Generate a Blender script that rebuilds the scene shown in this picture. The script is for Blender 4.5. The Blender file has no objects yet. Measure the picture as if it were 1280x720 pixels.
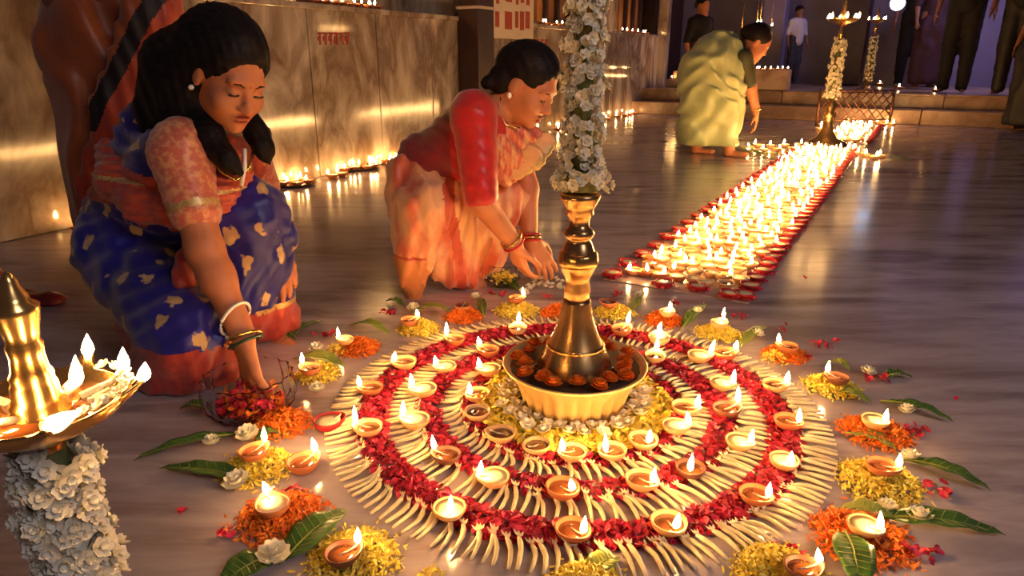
import bpy, math, random
import numpy as np
from mathutils import Vector, Matrix

random.seed(7)
rng = np.random.default_rng(7)
sc = bpy.context.scene
col = sc.collection

# ------------------------------------------------------------------ camera
F_PX = 853.33
CAM_H = 0.70
TH = math.atan(288.0 / F_PX)
cam_d = bpy.data.cameras.new('camera')
cam_d.lens = 24.0
cam_d.sensor_width = 36.0
cam_d.clip_start = 0.02
cam = bpy.data.objects.new('camera', cam_d)
col.objects.link(cam)
cam.location = (0, 0, CAM_H)
cam.rotation_euler = (math.pi / 2 - TH, 0, 0)
sc.camera = cam

# ------------------------------------------------------------------ world, light, exposure
world = bpy.data.worlds.new('night_hall')
sc.world = world
world.use_nodes = True
bg = world.node_tree.nodes['Background']
bg.inputs[0].default_value = (0.62, 0.42, 0.50, 1)
bg.inputs[1].default_value = 0.035

def area(name, loc, target, size, power, color):
    l = bpy.data.lights.new(name, 'AREA')
    l.shape = 'RECTANGLE'
    l.size, l.size_y = size
    l.energy = power
    l.color = color
    o = bpy.data.objects.new(name, l)
    col.objects.link(o)
    o.location = loc
    d = Vector(target) - Vector(loc)
    o.rotation_euler = d.to_track_quat('-Z', 'Y').to_euler()
    return o

A = math.radians(30)
U = np.array([math.sin(A), math.cos(A), 0.0])
N = np.array([math.cos(A), -math.sin(A), 0.0])
def R(s, t, z=0.0):
    p = U * s + N * t
    return Vector((p[0], p[1], z))
area('sanctum_light', R(10.2, 1.5, 2.9), R(12.2, 0.5, 1.0), (3.0, 0.6), 30, (0.62, 0.50, 1.0))
area('hall_light', (2.6, -1.6, 2.8), (.5, 1.5, .2), (1.6, .8), 5.5, (.90, .87, 1.0)).data.spread = math.radians(95)

vs = sc.view_settings
vs.view_transform = 'Standard'
vs.look = 'None'
vs.gamma = 1.0
vs.use_curve_mapping = False
vs.exposure = 1.2
sc.cycles.use_denoising = True
sc.cycles.use_light_tree = True
sc.cycles.sample_clamp_indirect = 6.0
sc.cycles.max_bounces = 8
sc.cycles.caustics_reflective = False
sc.cycles.caustics_refractive = False

# ------------------------------------------------------------------ helpers
CT, ST = math.cos(TH), math.sin(TH)
def ray(px, py):
    x = (px - 640) / F_PX
    v = (360 - py) / F_PX
    return x, CT + v * ST, -ST + v * CT
def at(px, py, z=0.0):
    dx, dy, dz = ray(px, py)
    t = (z - CAM_H) / dz
    return Vector((dx * t, dy * t, z))
def P(px, py, y):
    dx, dy, dz = ray(px, py)
    t = y / dy
    return np.array([dx * t, y, CAM_H + dz * t])
def zpix(py, y):
    return P(640, py, y)[2]

def link(o, parent=None):
    col.objects.link(o)
    if parent is not None:
        o.parent = parent
    return o
def tag(o, label=None, cat=None, group=None, kind=None):
    if label: o['label'] = label
    if cat: o['category'] = cat
    if group: o['group'] = group
    if kind: o['kind'] = kind
    return o
def thing(name, label, cat, loc=(0, 0, 0), rotz=0.0, group=None):
    o = bpy.data.objects.new(name, None)
    o.empty_display_size = 0.02
    link(o)
    o.location = loc
    o.rotation_euler = (0, 0, rotz)
    return tag(o, label, cat, group)

def mesh_from(name, v, f, mats, smooth=True, midx=None, rnd=None):
    me = bpy.data.meshes.new(name)
    if isinstance(v, np.ndarray):
        v = v.tolist()
    if isinstance(f, np.ndarray):
        f = f.tolist()
    me.from_pydata(v, [], f)
    for m in (mats if isinstance(mats, (list, tuple)) else [mats]):
        me.materials.append(m)
    if smooth:
        me.polygons.foreach_set('use_smooth', [True] * len(me.polygons))
    if midx is not None:
        me.polygons.foreach_set('material_index', [int(i) for i in midx])
    if rnd is not None:
        at_ = me.attributes.new('rnd', 'FLOAT', 'POINT')
        at_.data.foreach_set('value', np.asarray(rnd, dtype=np.float32))
    me.update()
    return me
def obj(name, me, parent=None, loc=None, rot=None, scale=None):
    o = bpy.data.objects.new(name, me)
    link(o, parent)
    if loc is not None: o.location = loc
    if rot is not None: o.rotation_euler = rot
    if scale is not None: o.scale = scale if hasattr(scale, '__len__') else (scale,) * 3
    return o

class MB:
    def __init__(s):
        s.v, s.f, s.m, s.mi = [], [], [], 0
    def add(s, v, f):
        b = len(s.v)
        s.v += [tuple(map(float, p)) for p in v]
        for q in f:
            s.f.append(tuple(b + i for i in q))
            s.m.append(s.mi)
        return s
    def lathe(s, prof, seg=24, o=(0, 0, 0), rf=None):
        v, f = [], []
        n = len(prof)
        for i, (r, z) in enumerate(prof):
            for j in range(seg):
                a = 2 * math.pi * j / seg
                k, dz = rf(a, r, z) if rf else (1.0, 0.0)
                v.append((o[0] + r * k * math.cos(a), o[1] + r * k * math.sin(a), o[2] + z + dz))
        for i in range(n - 1):
            for j in range(seg):
                k = (j + 1) % seg
                f.append((i * seg + j, i * seg + k, (i + 1) * seg + k, (i + 1) * seg + j))
        if prof[0][0] > 1e-5: f.append(tuple(range(seg - 1, -1, -1)))
        if prof[-1][0] > 1e-5: f.append(tuple((n - 1) * seg + j for j in range(seg)))
        return s.add(v, f)
    def tube(s, pts, rad, seg=8, closed=False):
        pts = [np.array(p, float) for p in pts]
        n = len(pts)
        if not hasattr(rad, '__len__'): rad = [rad] * n
        v, f = [], []
        for i, p in enumerate(pts):
            a = pts[(i - 1) % n] if closed or i > 0 else p
            b = pts[(i + 1) % n] if closed or i < n - 1 else p
            d = b - a
            d /= (np.linalg.norm(d) + 1e-12)
            h = np.array([0, 0, 1.0]) if abs(d[2]) < .9 else np.array([1.0, 0, 0])
            x = np.cross(d, h); x /= np.linalg.norm(x)
            y = np.cross(d, x)
            for j in range(seg):
                t = 2 * math.pi * j / seg
                v.append(p + rad[i] * (x * math.cos(t) + y * math.sin(t)))
        for i in range(n if closed else n - 1):
            i2 = (i + 1) % n
            for j in range(seg):
                k = (j + 1) % seg
                f.append((i * seg + j, i * seg + k, i2 * seg + k, i2 * seg + j))
        if not closed:
            f.append(tuple(range(seg - 1, -1, -1)))
            f.append(tuple((n - 1) * seg + j for j in range(seg)))
        return s.add(v, f)
    def box(s, c, d, rz=0.0, bev=0.0):
        hx, hy, hz = d[0] / 2, d[1] / 2, d[2] / 2
        ca, sa = math.cos(rz), math.sin(rz)
        b = min(bev, hx * .9, hy * .9, hz * .9)
        if b <= 0:
            loc = [(x, y, z) for z in (-hz, hz) for x, y in ((-hx, -hy), (hx, -hy), (hx, hy), (-hx, hy))]
            f = [(3, 2, 1, 0), (4, 5, 6, 7), (0, 1, 5, 4), (1, 2, 6, 5), (2, 3, 7, 6), (3, 0, 4, 7)]
        else:
            loc, f = [], []
            ring = lambda x, y: [(-x + b, -y), (x - b, -y), (x, -y + b), (x, y - b), (x - b, y), (-x + b, y), (-x, y - b), (-x, -y + b)]
            for z, ins in ((-hz, b), (-hz + b, 0), (hz - b, 0), (hz, b)):
                loc += [(x, y, z) for x, y in ring(hx - ins, hy - ins)]
            for i in range(3):
                for j in range(8):
                    k = (j + 1) % 8
                    f.append((i * 8 + j, i * 8 + k, i * 8 + 8 + k, i * 8 + 8 + j))
            f.append(tuple(range(7, -1, -1)))
            f.append(tuple(range(24, 32)))
        return s.add([(c[0] + x * ca - y * sa, c[1] + x * sa + y * ca, c[2] + z) for x, y, z in loc], f)
    def ell(s, c, r, M=None, su=12, sv=8):
        v, f = [], []
        M = np.eye(3) if M is None else M
        for i in range(1, sv):
            p = math.pi * i / sv
            for j in range(su):
                a = 2 * math.pi * j / su
                q = np.array([r[0] * math.sin(p) * math.cos(a), r[1] * math.sin(p) * math.sin(a), r[2] * math.cos(p)])
                v.append(np.array(c) + M @ q)
        v.append(np.array(c) + M @ np.array([0, 0, r[2]]))
        v.append(np.array(c) + M @ np.array([0, 0, -r[2]]))
        n = (sv - 1) * su
        for i in range(sv - 2):
            for j in range(su):
                k = (j + 1) % su
                f.append((i * su + j, (i + 1) * su + j, (i + 1) * su + k, i * su + k))
        for j in range(su):
            k = (j + 1) % su
            f.append((n, j, k))
            f.append((n + 1, (sv - 2) * su + k, (sv - 2) * su + j))
        return s.add(v, f)
    def mesh(s, name, mats, smooth=True):
        return mesh_from(name, s.v, s.f, mats, smooth, s.m if isinstance(mats, (list, tuple)) else None)
    def build(s, name, mats, parent=None, loc=None, smooth=True, rot=None):
        return obj(name, s.mesh(name, mats, smooth), parent, loc, rot)

def rot_rand(n, tilt=0.6):
    """random spin about z followed by a random tilt; returns (n,3,3)"""
    a = rng.uniform(0, 2 * math.pi, n); b = rng.normal(0, tilt, n); c = rng.normal(0, tilt, n)
    def m(ax, t):
        ct, st = np.cos(t), np.sin(t)
        M = np.zeros((len(t), 3, 3))
        i, j = [(1, 2), (2, 0), (0, 1)][ax]
        M[:, ax, ax] = 1; M[:, i, i] = ct; M[:, j, j] = ct; M[:, i, j] = -st; M[:, j, i] = st
        return M
    return m(0, b) @ m(1, c) @ m(2, a)
def scatter_mesh(name, tv, tf, pos, rot, scl, mats, smooth=False):
    tv = np.array(tv, float); n = len(pos); k = len(tv)
    scl = np.asarray(scl, float)
    if scl.ndim == 1: scl = scl[:, None]
    v = np.einsum('nij,nkj->nki', rot, tv[None] * scl[:, None, :]) + np.asarray(pos)[:, None, :]
    tf = [tuple(q) for q in tf]
    f = [tuple(i * k + j for j in q) for i in range(n) for q in tf]
    rnd = np.repeat(rng.random(n), k)
    return mesh_from(name, v.reshape(-1, 3), f, mats, smooth, None, rnd)
# a cupped petal, length 1 along x
PETAL_V = [(-.5, 0, .04), (-.1, .36, .14), (-.1, -.36, .14), (.3, .3, .16), (.3, -.3, .16), (.5, 0, .2), (.05, 0, 0)]
PETAL_F = [(0, 6, 1), (0, 2, 6), (1, 6, 3), (2, 4, 6), (3, 6, 5), (4, 5, 6)]
# a thin ray floret (marigold / chrysanthemum)
RAY_V = [(-.5, -.12, 0), (-.5, .12, 0), (.15, .2, .1), (.15, -.2, .1), (.5, 0, .12)]
RAY_F = [(0, 3, 2, 1), (3, 4, 2)]

# ------------------------------------------------------------------ materials
MATS = {}
def pm(name, c1, c2=None, scale=20.0, rough=0.5, metal=0.0, bump=0.0, detail=4.0, attr=False, sss=0.0,
       trans=0.0, spec=0.5, sheen=0.0, coat=0.0, stretch=None, ior=1.45, lo=.35, hi=.65, bscale=None):
    m = bpy.data.materials.new(name)
    m.use_nodes = True
    nt = m.node_tree
    b = nt.nodes['Principled BSDF']
    b.inputs['Roughness'].default_value = rough
    b.inputs['Metallic'].default_value = metal
    b.inputs['Specular IOR Level'].default_value = spec
    b.inputs['IOR'].default_value = ior
    b.inputs['Transmission Weight'].default_value = trans
    b.inputs['Coat Weight'].default_value = coat
    b.inputs['Coat Roughness'].default_value = .08
    if sheen: b.inputs['Sheen Weight'].default_value = sheen
    if sss:
        b.inputs['Subsurface Weight'].default_value = sss
        b.inputs['Subsurface Scale'].default_value = 0.006
        b.inputs['Subsurface Radius'].default_value = (1, .4, .2)
    c2 = c2 or c1
    tc = nt.nodes.new('ShaderNodeTexCoord')
    mp = nt.nodes.new('ShaderNodeMapping')
    if stretch: mp.inputs['Scale'].default_value = stretch
    nt.links.new(tc.outputs['Object'], mp.inputs['Vector'])
    nz = nt.nodes.new('ShaderNodeTexNoise')
    nz.inputs['Scale'].default_value = scale
    nz.inputs['Detail'].default_value = detail
    nt.links.new(mp.outputs[0], nz.inputs['Vector'])
    rp = nt.nodes.new('ShaderNodeValToRGB')
    rp.color_ramp.elements[0].position = lo
    rp.color_ramp.elements[1].position = hi
    rp.color_ramp.elements[0].color = (*c1, 1)
    rp.color_ramp.elements[1].color = (*c2, 1)
    if attr:
        a = nt.nodes.new('ShaderNodeAttribute'); a.attribute_name = 'rnd'
        rp.color_ramp.elements[0].position = 0.0; rp.color_ramp.elements[1].position = 1.0
        nt.links.new(a.outputs['Fac'], rp.inputs[0])
    else:
        nt.links.new(nz.outputs[0], rp.inputs[0])
    nt.links.new(rp.outputs[0], b.inputs['Base Color'])
    if bump:
        bp = nt.nodes.new('ShaderNodeBump')
        bp.inputs['Strength'].default_value = bump
        bp.inputs['Distance'].default_value = 0.004
        if bscale:
            n2 = nt.nodes.new('ShaderNodeTexNoise'); n2.inputs['Scale'].default_value = bscale
            nt.links.new(mp.outputs[0], n2.inputs['Vector'])
            nt.links.new(n2.outputs[0], bp.inputs['Height'])
        else:
            nt.links.new(nz.outputs[0], bp.inputs['Height'])
        nt.links.new(bp.outputs[0], b.inputs['Normal'])
    MATS[name] = m
    return m
def emis(name, color, strength):
    m = bpy.data.materials.new(name)
    m.use_nodes = True
    nt = m.node_tree
    nt.nodes.remove(nt.nodes['Principled BSDF'])
    e = nt.nodes.new('ShaderNodeEmission')
    e.inputs[0].default_value = (*color, 1)
    e.inputs[1].default_value = strength
    nt.links.new(e.outputs[0], nt.nodes['Material Output'].inputs[0])
    MATS[name] = m
    return m

FLAME = emis('flame', (1.0, 0.535, 0.175), 92.0)
BRASS = pm('brass', (.80, .50, .17), (.62, .34, .10), 14, .24, 1.0, .12)
BRASS_LIT = pm('lit_brass', (.98, .72, .30), (.86, .56, .20), 14, .38, .55, .1)  # brass lightened and less metallic, standing in for flames reflected in the bowl
BRASS_DK = pm('aged_brass', (.62, .36, .13), (.40, .22, .09), 10, .27, .95, .1)
PALE_CLAY = pm('pale_clay', (.74, .46, .22), (.62, .32, .14), 30, .6, bump=.15, sss=.0)
TERRA = pm('terracotta', (.50, .17, .06), (.38, .11, .04), 30, .6, bump=.15)
BROWN_CLAY = pm('brown_clay', (.20, .07, .035), (.13, .04, .02), 30, .5, bump=.15)
RED_CLAY = pm('red_clay', (.42, .02, .02), (.28, .01, .015), 30, .55, bump=.1)
OIL = pm('oil', (.20, .06, .015), (.13, .04, .01), 10, .06, coat=.6)
WAX = pm('wax', (.90, .74, .46), (.82, .62, .34), 40, .4, sss=.3)
WICK = pm('cotton_wick', (.75, .68, .55), (.3, .22, .15), 120, .9)
ROSE = pm('rose_petals', (.30, .003, .010), (.78, .04, .10), 20, .5, attr=True)
MARI = pm('marigold_orange', (.80, .13, .008), (1.0, .33, .03), 20, .6, attr=True)
MARI_Y = pm('marigold_yellow', (.88, .62, .04), (.98, .86, .18), 20, .6, attr=True)
WHITE_FL = pm('white_blossom', (.92, .88, .74), (.84, .76, .56), 60, .55, attr=False)
CREAM_FL = pm('tuberose', (.86, .72, .46), (.70, .56, .30), 40, .5)
LEAF = pm('leaf_green', (.035, .10, .018), (.08, .17, .03), 18, .35, bump=.2)
LEAF_Y = pm('leaf_yellow_green', (.34, .36, .06), (.20, .26, .05), 18, .35, bump=.2)
STEM = pm('stem', (.14, .16, .05), (.10, .11, .03), 30, .6)
SKIN = pm('skin', (.56, .22, .10), (.46, .165, .075), 12, .5, sss=.12)
SKIN_DK = pm('skin_dark', (.24, .10, .05), (.19, .075, .04), 12, .5)
HAIR = pm('hair', (.006, .005, .006), (.014, .010, .010), 40, .5, stretch=(1, 1, 6), spec=.15)
GOLD = pm('gold', (.95, .66, .22), (.75, .46, .12), 60, .25, 1.0)
PEARL = pm('pearl', (.85, .80, .72), (.9, .85, .78), 40, .2)
LIP = pm('lips', (.34, .055, .045), (.28, .04, .035), 30, .4)
EYE = pm('eye_dark', (.012, .008, .007), (.02, .012, .01), 30, .25)
GLASS = bpy.data.materials.new('clear_glass'); GLASS.use_nodes = True
def _glass(nt):
    nt.nodes.remove(nt.nodes['Principled BSDF'])
    t = nt.nodes.new('ShaderNodeBsdfTransparent'); t.inputs[0].default_value = (.93, .95, .97, 1)
    g = nt.nodes.new('ShaderNodeBsdfGlossy'); g.inputs['Roughness'].default_value = .04
    f = nt.nodes.new('ShaderNodeLayerWeight'); f.inputs['Blend'].default_value = .10
    m = nt.nodes.new('ShaderNodeMixShader')
    nt.links.new(f.outputs[0], m.inputs[0]); nt.links.new(t.outputs[0], m.inputs[1]); nt.links.new(g.outputs[0], m.inputs[2])
    nt.links.new(m.outputs[0], nt.nodes['Material Output'].inputs[0])
_glass(GLASS.node_tree)
WATER = pm('water', (.10, .05, .02), (.07, .03, .012), 8, .03, coat=1.0, bump=.1)

def stone(name, base, vein, scale, rough, rot, stretch, warp=2.2, vpos=(.47, .53), rlo=.1, rhi=.35, c3=None, vscale=None):
    """polished veined marble: warped noise veins, cloudy tone, uneven polish"""
    m = bpy.data.materials.new(name); m.use_nodes = True
    nt = m.node_tree; L = nt.links.new
    b = nt.nodes['Principled BSDF']
    tc = nt.nodes.new('ShaderNodeTexCoord'); mp = nt.nodes.new('ShaderNodeMapping')
    mp.inputs['Rotation'].default_value = rot; mp.inputs['Scale'].default_value = stretch
    L(tc.outputs['Object'], mp.inputs['Vector'])
    w = nt.nodes.new('ShaderNodeTexNoise'); w.inputs['Scale'].default_value = scale * .6; w.inputs['Detail'].default_value = 3
    L(mp.outputs[0], w.inputs['Vector'])
    ad = nt.nodes.new('ShaderNodeMixRGB'); ad.blend_type = 'ADD'; ad.inputs[0].default_value = warp / max(scale, .01)
    L(mp.outputs[0], ad.inputs[1]); L(w.outputs[1], ad.inputs[2])
    v = nt.nodes.new('ShaderNodeTexNoise'); v.inputs['Scale'].default_value = vscale or scale; v.inputs['Detail'].default_value = 6
    v.inputs['Roughness'].default_value = .6
    L(ad.outputs[0], v.inputs['Vector'])
    rp = nt.nodes.new('ShaderNodeValToRGB'); cr = rp.color_ramp
    cr.elements[0].position = vpos[0] - .12; cr.elements[0].color = (*base, 1)
    cr.elements[1].position = vpos[1] + .14; cr.elements[1].color = (*(c3 or base), 1)
    e = cr.elements.new((vpos[0] + vpos[1]) / 2); e.color = (*vein, 1)
    L(v.outputs[0], rp.inputs[0])
    L(rp.outputs[0], b.inputs['Base Color'])
    mr = nt.nodes.new('ShaderNodeMapRange'); mr.inputs['To Min'].default_value = rlo; mr.inputs['To Max'].default_value = rhi
    L(w.outputs[0], mr.inputs[0]); L(mr.outputs[0], b.inputs['Roughness'])
    b.inputs['Specular IOR Level'].default_value = .5
    MATS[name] = m
    return m
FLOOR = stone('floor_marble', (.29, .21, .20), (.50, .41, .41), 2.6, .2, (0, 0, math.radians(62)), (.40, 1.9, 1), 1.4, (.47, .53), .09, .26, (.19, .13, .125))
WALLM = stone('wall_marble', (.66, .56, .44), (.22, .15, .10), 1.7, .2, (0, 0, 0), (1.2, 1.2, .55), 2.0, (.50, .53), .05, .15, (.56, .46, .35))
PLATM = stone('platform_marble', (.52, .36, .25), (.26, .15, .10), 1.8, .3, (0, 0, 0), (1, 1, 1), 2.0, (.48, .54), .2, .4)
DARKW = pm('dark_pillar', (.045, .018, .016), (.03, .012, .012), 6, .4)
BACKW = pm('back_plaster', (.26, .22, .30), (.20, .16, .22), 2, .7)

# ================================================================== the setting
def struct(name, mb, mat, parent=None, smooth=False):
    o = mb.build(name, mat, parent, smooth=smooth)
    if parent is None: o['kind'] = 'structure'
    return o
struct('floor', MB().box((2.5, 6.0, -.05), (18, 20, .1)), FLOOR)

W0 = np.array(at(0, 304))
AW = math.radians(28.4)
WU = np.array([math.sin(AW), math.cos(AW), 0]); WN = np.array([math.cos(AW), -math.sin(AW), 0])
WRZ = math.pi / 2 - AW
def W(s, z=0.0, off=0.0):
    p = W0 + WU * s + WN * off
    return Vector((p[0], p[1], z))
def wall_px(px, py, off=0.0):
    d = np.array(ray(px, py)); o = np.array([0, 0, CAM_H])
    t = np.dot(W0 + WN * off - o, WN) / np.dot(d, WN)
    p = o + d * t
    return float(np.dot(p - W0, WU)), float(p[2])
LEDGE = 1.0
wl = struct('wall_left', MB().box(W(3.7, LEDGE / 2 - .02, -.16), (10.2, .28, LEDGE - .04), WRZ), WALLM)
slab_w = .62
for i in range(16):
    s0 = -1.3 + i * slab_w
    w = slab_w - .006
    if s0 + w > 8.8: break
    MB().box(W(s0 + slab_w / 2, (LEDGE - .03) / 2, -.011), (w, .022, LEDGE - .036), WRZ, .002).build('marble_slab', WALLM, wl, smooth=False)
MB().box(W(3.7, LEDGE - .018, -.13), (10.2, .30, .034), WRZ, .004).build('ledge_slab', WALLM, wl, smooth=False)
MB().box(W(3.7, 1.9, -.38), (10.2, .1, 1.8), WRZ).build('upper_wall', WALLM, wl, smooth=False)

# red painted lettering on the slabs (worn, only its strokes can be made out)
RED_PAINT = pm('red_paint', (.50, .055, .03), (.40, .09, .05), 40, .6)
def lettering(px0, px1, py0, py1, off, n, mat, seed, parent, name='painted_letters', sizes=None):
    r = random.Random(seed); mb = MB()
    for i in range(n):
        cx = px0 + (px1 - px0) * (i + .5) / n; w = (px1 - px0) / n * .7
        st = []
        st.append((cx - w / 2, py0, cx + w / 2, py0))
        st.append((cx + w * r.uniform(-.1, .4), py0, cx + w * r.uniform(-.1, .4), py1))
        k = r.randrange(3)
        if k != 0: st.append((cx - w / 2, py0 + (py1 - py0) * .35, cx + w * .3, py0 + (py1 - py0) * r.uniform(.5, .8)))
        if k != 1: st.append((cx - w * .4, py0 + (py1 - py0) * .2, cx - w * .4, py1 - (py1 - py0) * r.uniform(0, .4)))
        for a, b, c, d in st:
            s1, z1 = wall_px(a, b, off); s2, z2 = wall_px(c, d, off)
            mb.tube([W(s1, z1, off), W(s2, z2, off)], .0075 if sizes is None else sizes, 5)
    o = mb.build(name, mat, parent, smooth=False)
    return o
lettering(396, 438, 42, 56, .001, 6, RED_PAINT, 3, wl)
lettering(664, 686, 50, 57, .001, 4, RED_PAINT, 5, wl)

# dark pillar standing against the wall, with a pale tied band
s_p, _ = wall_px(583, 120)
PIL = MB().box(W(s_p, 1.5, .10), (.235, .20, 3.0), WRZ, .012).build('pillar', DARKW, smooth=False); PIL['kind'] = 'structure'
MB().box(W(s_p, 1.06, .10), (.245, .21, .022), WRZ, .004).build('band', pm('pale_band', (.62, .48, .38), None, 30, .6), PIL, smooth=False)
# far end of the wall: pale pilaster, and a solid dark box painting the unlit passage
s_e = 8.75
pe = MB().box(W(s_e, 1.5, .03), (.16, .14, 3.0), WRZ, .01).build('trim_1', WALLM, smooth=False); pe['kind'] = 'structure'
dk = MB().box(W(s_e + .85, 1.5, -.25), (1.5, .2, 3.0), WRZ).build('wall_passage_shade', DARKW, smooth=False); dk['kind'] = 'structure'

# the poster
s1, z1 = wall_px(604, 47, .03); s2, z2 = wall_px(666, 47, .03)
POSTER = pm('poster_paper', (.80, .66, .50), (.74, .60, .44), 6, .6)
pt = thing('poster', 'cream poster with rows of red lettering hung on the marble wall', 'poster', W((s1 + s2) / 2, z1, .03))
def pbox(name, sa, sb, za, zb, mat, off, th):
    c = W((sa + sb) / 2, (za + zb) / 2, off) - pt.location
    return MB().box(c, (abs(sb - sa), th, abs(zb - za)), WRZ).build(name, mat, pt, smooth=False)
pbox('sheet', s1, s2, z1, z1 + .62, POSTER, .03, .012)
for row, (a, b) in enumerate([(38, 14), (7, -4), (-9, -20)]):
    for i, (x0, x1) in enumerate([(605, 609), (611, 617), (619, 624), (631, 640), (644, 648), (650, 655), (657, 662)]):
        x0 += row; k = (i * 7 + row * 3) % 5
        sa, zb = wall_px(x0, b, .037); sb, za = wall_px(x1, a - k, .037)
        pbox('printed_line', sa, sb, za, zb, RED_PAINT, .0375, .002)
# barred window above the ledge
for n_, (xa, xb) in enumerate([(668, 735), (772, 800)]):
    sa, _ = wall_px(xa, 10, -.33); sb, _ = wall_px(xb, 10, -.33)
    w_ = MB().box(W((sa + sb) / 2, 1.5, -.32), (sb - sa, .04, .9), WRZ).build('window_%d' % (n_ + 1), pm('window_lit_board%d' % n_, (.42, .20, .07), (.30, .13, .05), 4, .5), smooth=False)  # orange light of the niche put into the board colour
    w_['kind'] = 'structure'
    nb = 5 if n_ == 0 else 3
    for i in range(nb):
        MB().box(W(sa + (sb - sa) * (i + .5) / nb, 1.5, -.27), (.05, .05, .9), WRZ, .006).build('window_bar', DARKW, w_, smooth=False)

# stepped platform across the far end
def rbox(s0, s1, t0, t1, z0, z1, bev=.006):
    c = R((s0 + s1) / 2, (t0 + t1) / 2, (z0 + z1) / 2)
    return MB().box(c, (t1 - t0, s1 - s0, z1 - z0), -A, bev)
stp = struct('floor_platform', rbox(9.25, 12.5, -3.4, 9, 0, .30), PLATM)
for i in range(14):
    t0 = -3.4 + i * .86
    rbox(8.87, 9.26, t0, t0 + .852, 0, .155).build('step_slab', PLATM, stp, smooth=False)
    rbox(9.22, 9.27, t0 + .2, t0 + 1.052, .15, .29).build('riser_slab', PLATM, stp, smooth=False)
    rbox(9.19, 9.9, t0 + .2, t0 + 1.052, .285, .312).build('tread_slab', PLATM, stp, smooth=False)
struct('wall_back', rbox(12.3, 12.5, -4, 9, 0, 3.6), BACKW)
for i, t in enumerate((-2.3, -1.15, -.1, 1.2, 2.5, 3.8, 5.1)):
    o = rbox(11.6, 11.95, t, t + .34, .31, 3.6, .02).build('trim_%d' % (i + 2), DARKW if i % 2 else BACKW, smooth=False); o['kind'] = 'structure'

# ================================================================== diyas
def lip(a, r, z):
    return (1 + (.24 * max(0, math.cos(a)) ** 7 if z > .012 else 0), .003 * max(0, math.cos(a)) ** 7 if z > .012 else 0)
DPROF = [(.012, 0), (.018, .001), (.025, .008), (.0295, .016), (.031, .0225), (.0300, .0238), (.0275, .0225), (.0245, .016), (.017, .009), (0, .007)]
def bowl_mesh(name, mat):
    return MB().lathe(DPROF, 20, rf=lip).mesh(name, mat)
BOWL = {k: bowl_mesh('diya_bowl_' + k, m) for k, m in dict(pale=PALE_CLAY, terra=TERRA, brown=BROWN_CLAY, red=RED_CLAY).items()}
DISC = [(.0001, .0005), (.012, .0004), (.0262, 0), (.0255, -.003), (.0001, -.004)]
OILM = MB().lathe(DISC, 16).mesh('diya_oil', OIL)
WAXM = MB().lathe(DISC, 16).mesh('diya_wax', WAX)
WICKM = MB().tube([(-.006, 0, 0), (.010, 0, .002), (.025, 0, .008), (.028, 0, .013)], [.002, .002, .0018, .001], 6).mesh('diya_wick', WICK)
def flame_mesh(name, h, w, lean, seg=8):
    prof = [(0, 0), (.55, .06), (.95, .2), (1, .34), (.78, .55), (.42, .77), (.15, .92), (0, 1)]
    mb = MB().lathe([(r * w, z * h) for r, z in prof], seg)
    mb.v = [(x + lean * (z / h) ** 2 * h, y, z) for x, y, z in mb.v]
    return mb.mesh(name, FLAME)
FLM = [flame_mesh('flame_shape_%d' % i, h, w, l) for i, (h, w, l) in enumerate([(.034, .0062, .05), (.029, .0064, -.12), (.039, .0060, .12), (.025, .0064, .2)])]
FLS = [flame_mesh('flame_small_%d' % i, h, w, l, 7) for i, (h, w, l) in enumerate([(.031, .0064, .06), (.026, .0066, -.1)])]
CNT = 0
def diya(loc, rz, kind='pale', fill='oil', lit=True, s=1.0, label='', group=None, wick=True):
    global CNT
    CNT += 1
    t = thing('clay_diya', label, 'oil lamp', loc, rz, group)
    t.scale = (s, s, s)
    obj('bowl', BOWL[kind], t)
    obj('oil' if fill == 'oil' else 'wax', OILM if fill == 'oil' else WAXM, t, (0, 0, .0165 if fill == 'oil' else .0205))
    wk = obj('wick', WICKM, t, (0, 0, .0165)) if wick else None
    if lit:
        f = obj('flame', FLM[CNT % 4] if wick else FLS[CNT % 2], wk or t, (.028 if wk else .024, 0, .012 if wk else .0265), (random.uniform(-.08, .08), random.uniform(-.08, .08), random.uniform(0, 6.28)))
    return t
C0 = np.array([.130, 1.290])
def radius(p): return math.hypot(p[0] - C0[0], p[1] - C0[1])

# ------------------------------------------------------------------ rangoli
R_OUT, R_MID, R_INN = (.447, .510), (.327, .393), (.235, .282)
bands = [(.283, .327, 2600, 'inner'), (.394, .446, 4200, 'outer'), (.202, .235, 1500, 'innermost')]
for r0, r1, n, nm in bands:
    rr = np.sqrt(rng.uniform((r0 - .006) ** 2, (r1 + .006) ** 2, n)); a = rng.uniform(0, 2 * math.pi, n)
    z = .004 + .012 * rng.random(n) * (1 - np.abs((rr - (r0 + r1) / 2) / ((r1 - r0) / 2 + .012)))
    me = scatter_mesh('rose_petals_' + nm, PETAL_V, PETAL_F, np.stack([C0[0] + rr * np.cos(a), C0[1] + rr * np.sin(a), z], 1),
                      rot_rand(n, .5), rng.uniform(.011, .021, n), ROSE)
    o = obj('rose_petal_band', me)
    tag(o, 'loose crimson rose petals filling the %s band of the flower circle' % nm, 'petals', kind='stuff')
n = 4200
rr = np.sqrt(rng.uniform(.116 ** 2, .204 ** 2, n)); a = rng.uniform(0, 6.283, n)
me = scatter_mesh('yellow_petals', RAY_V, RAY_F, np.stack([C0[0] + rr * np.cos(a), C0[1] + rr * np.sin(a), .004 + .016 * rng.random(n)], 1), rot_rand(n, .5), rng.uniform(.014, .022, n), MARI_Y)
tag(obj('yellow_petal_ring', me), 'ring of loose yellow chrysanthemum petals around the lamp foot', 'petals', kind='stuff')

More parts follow.
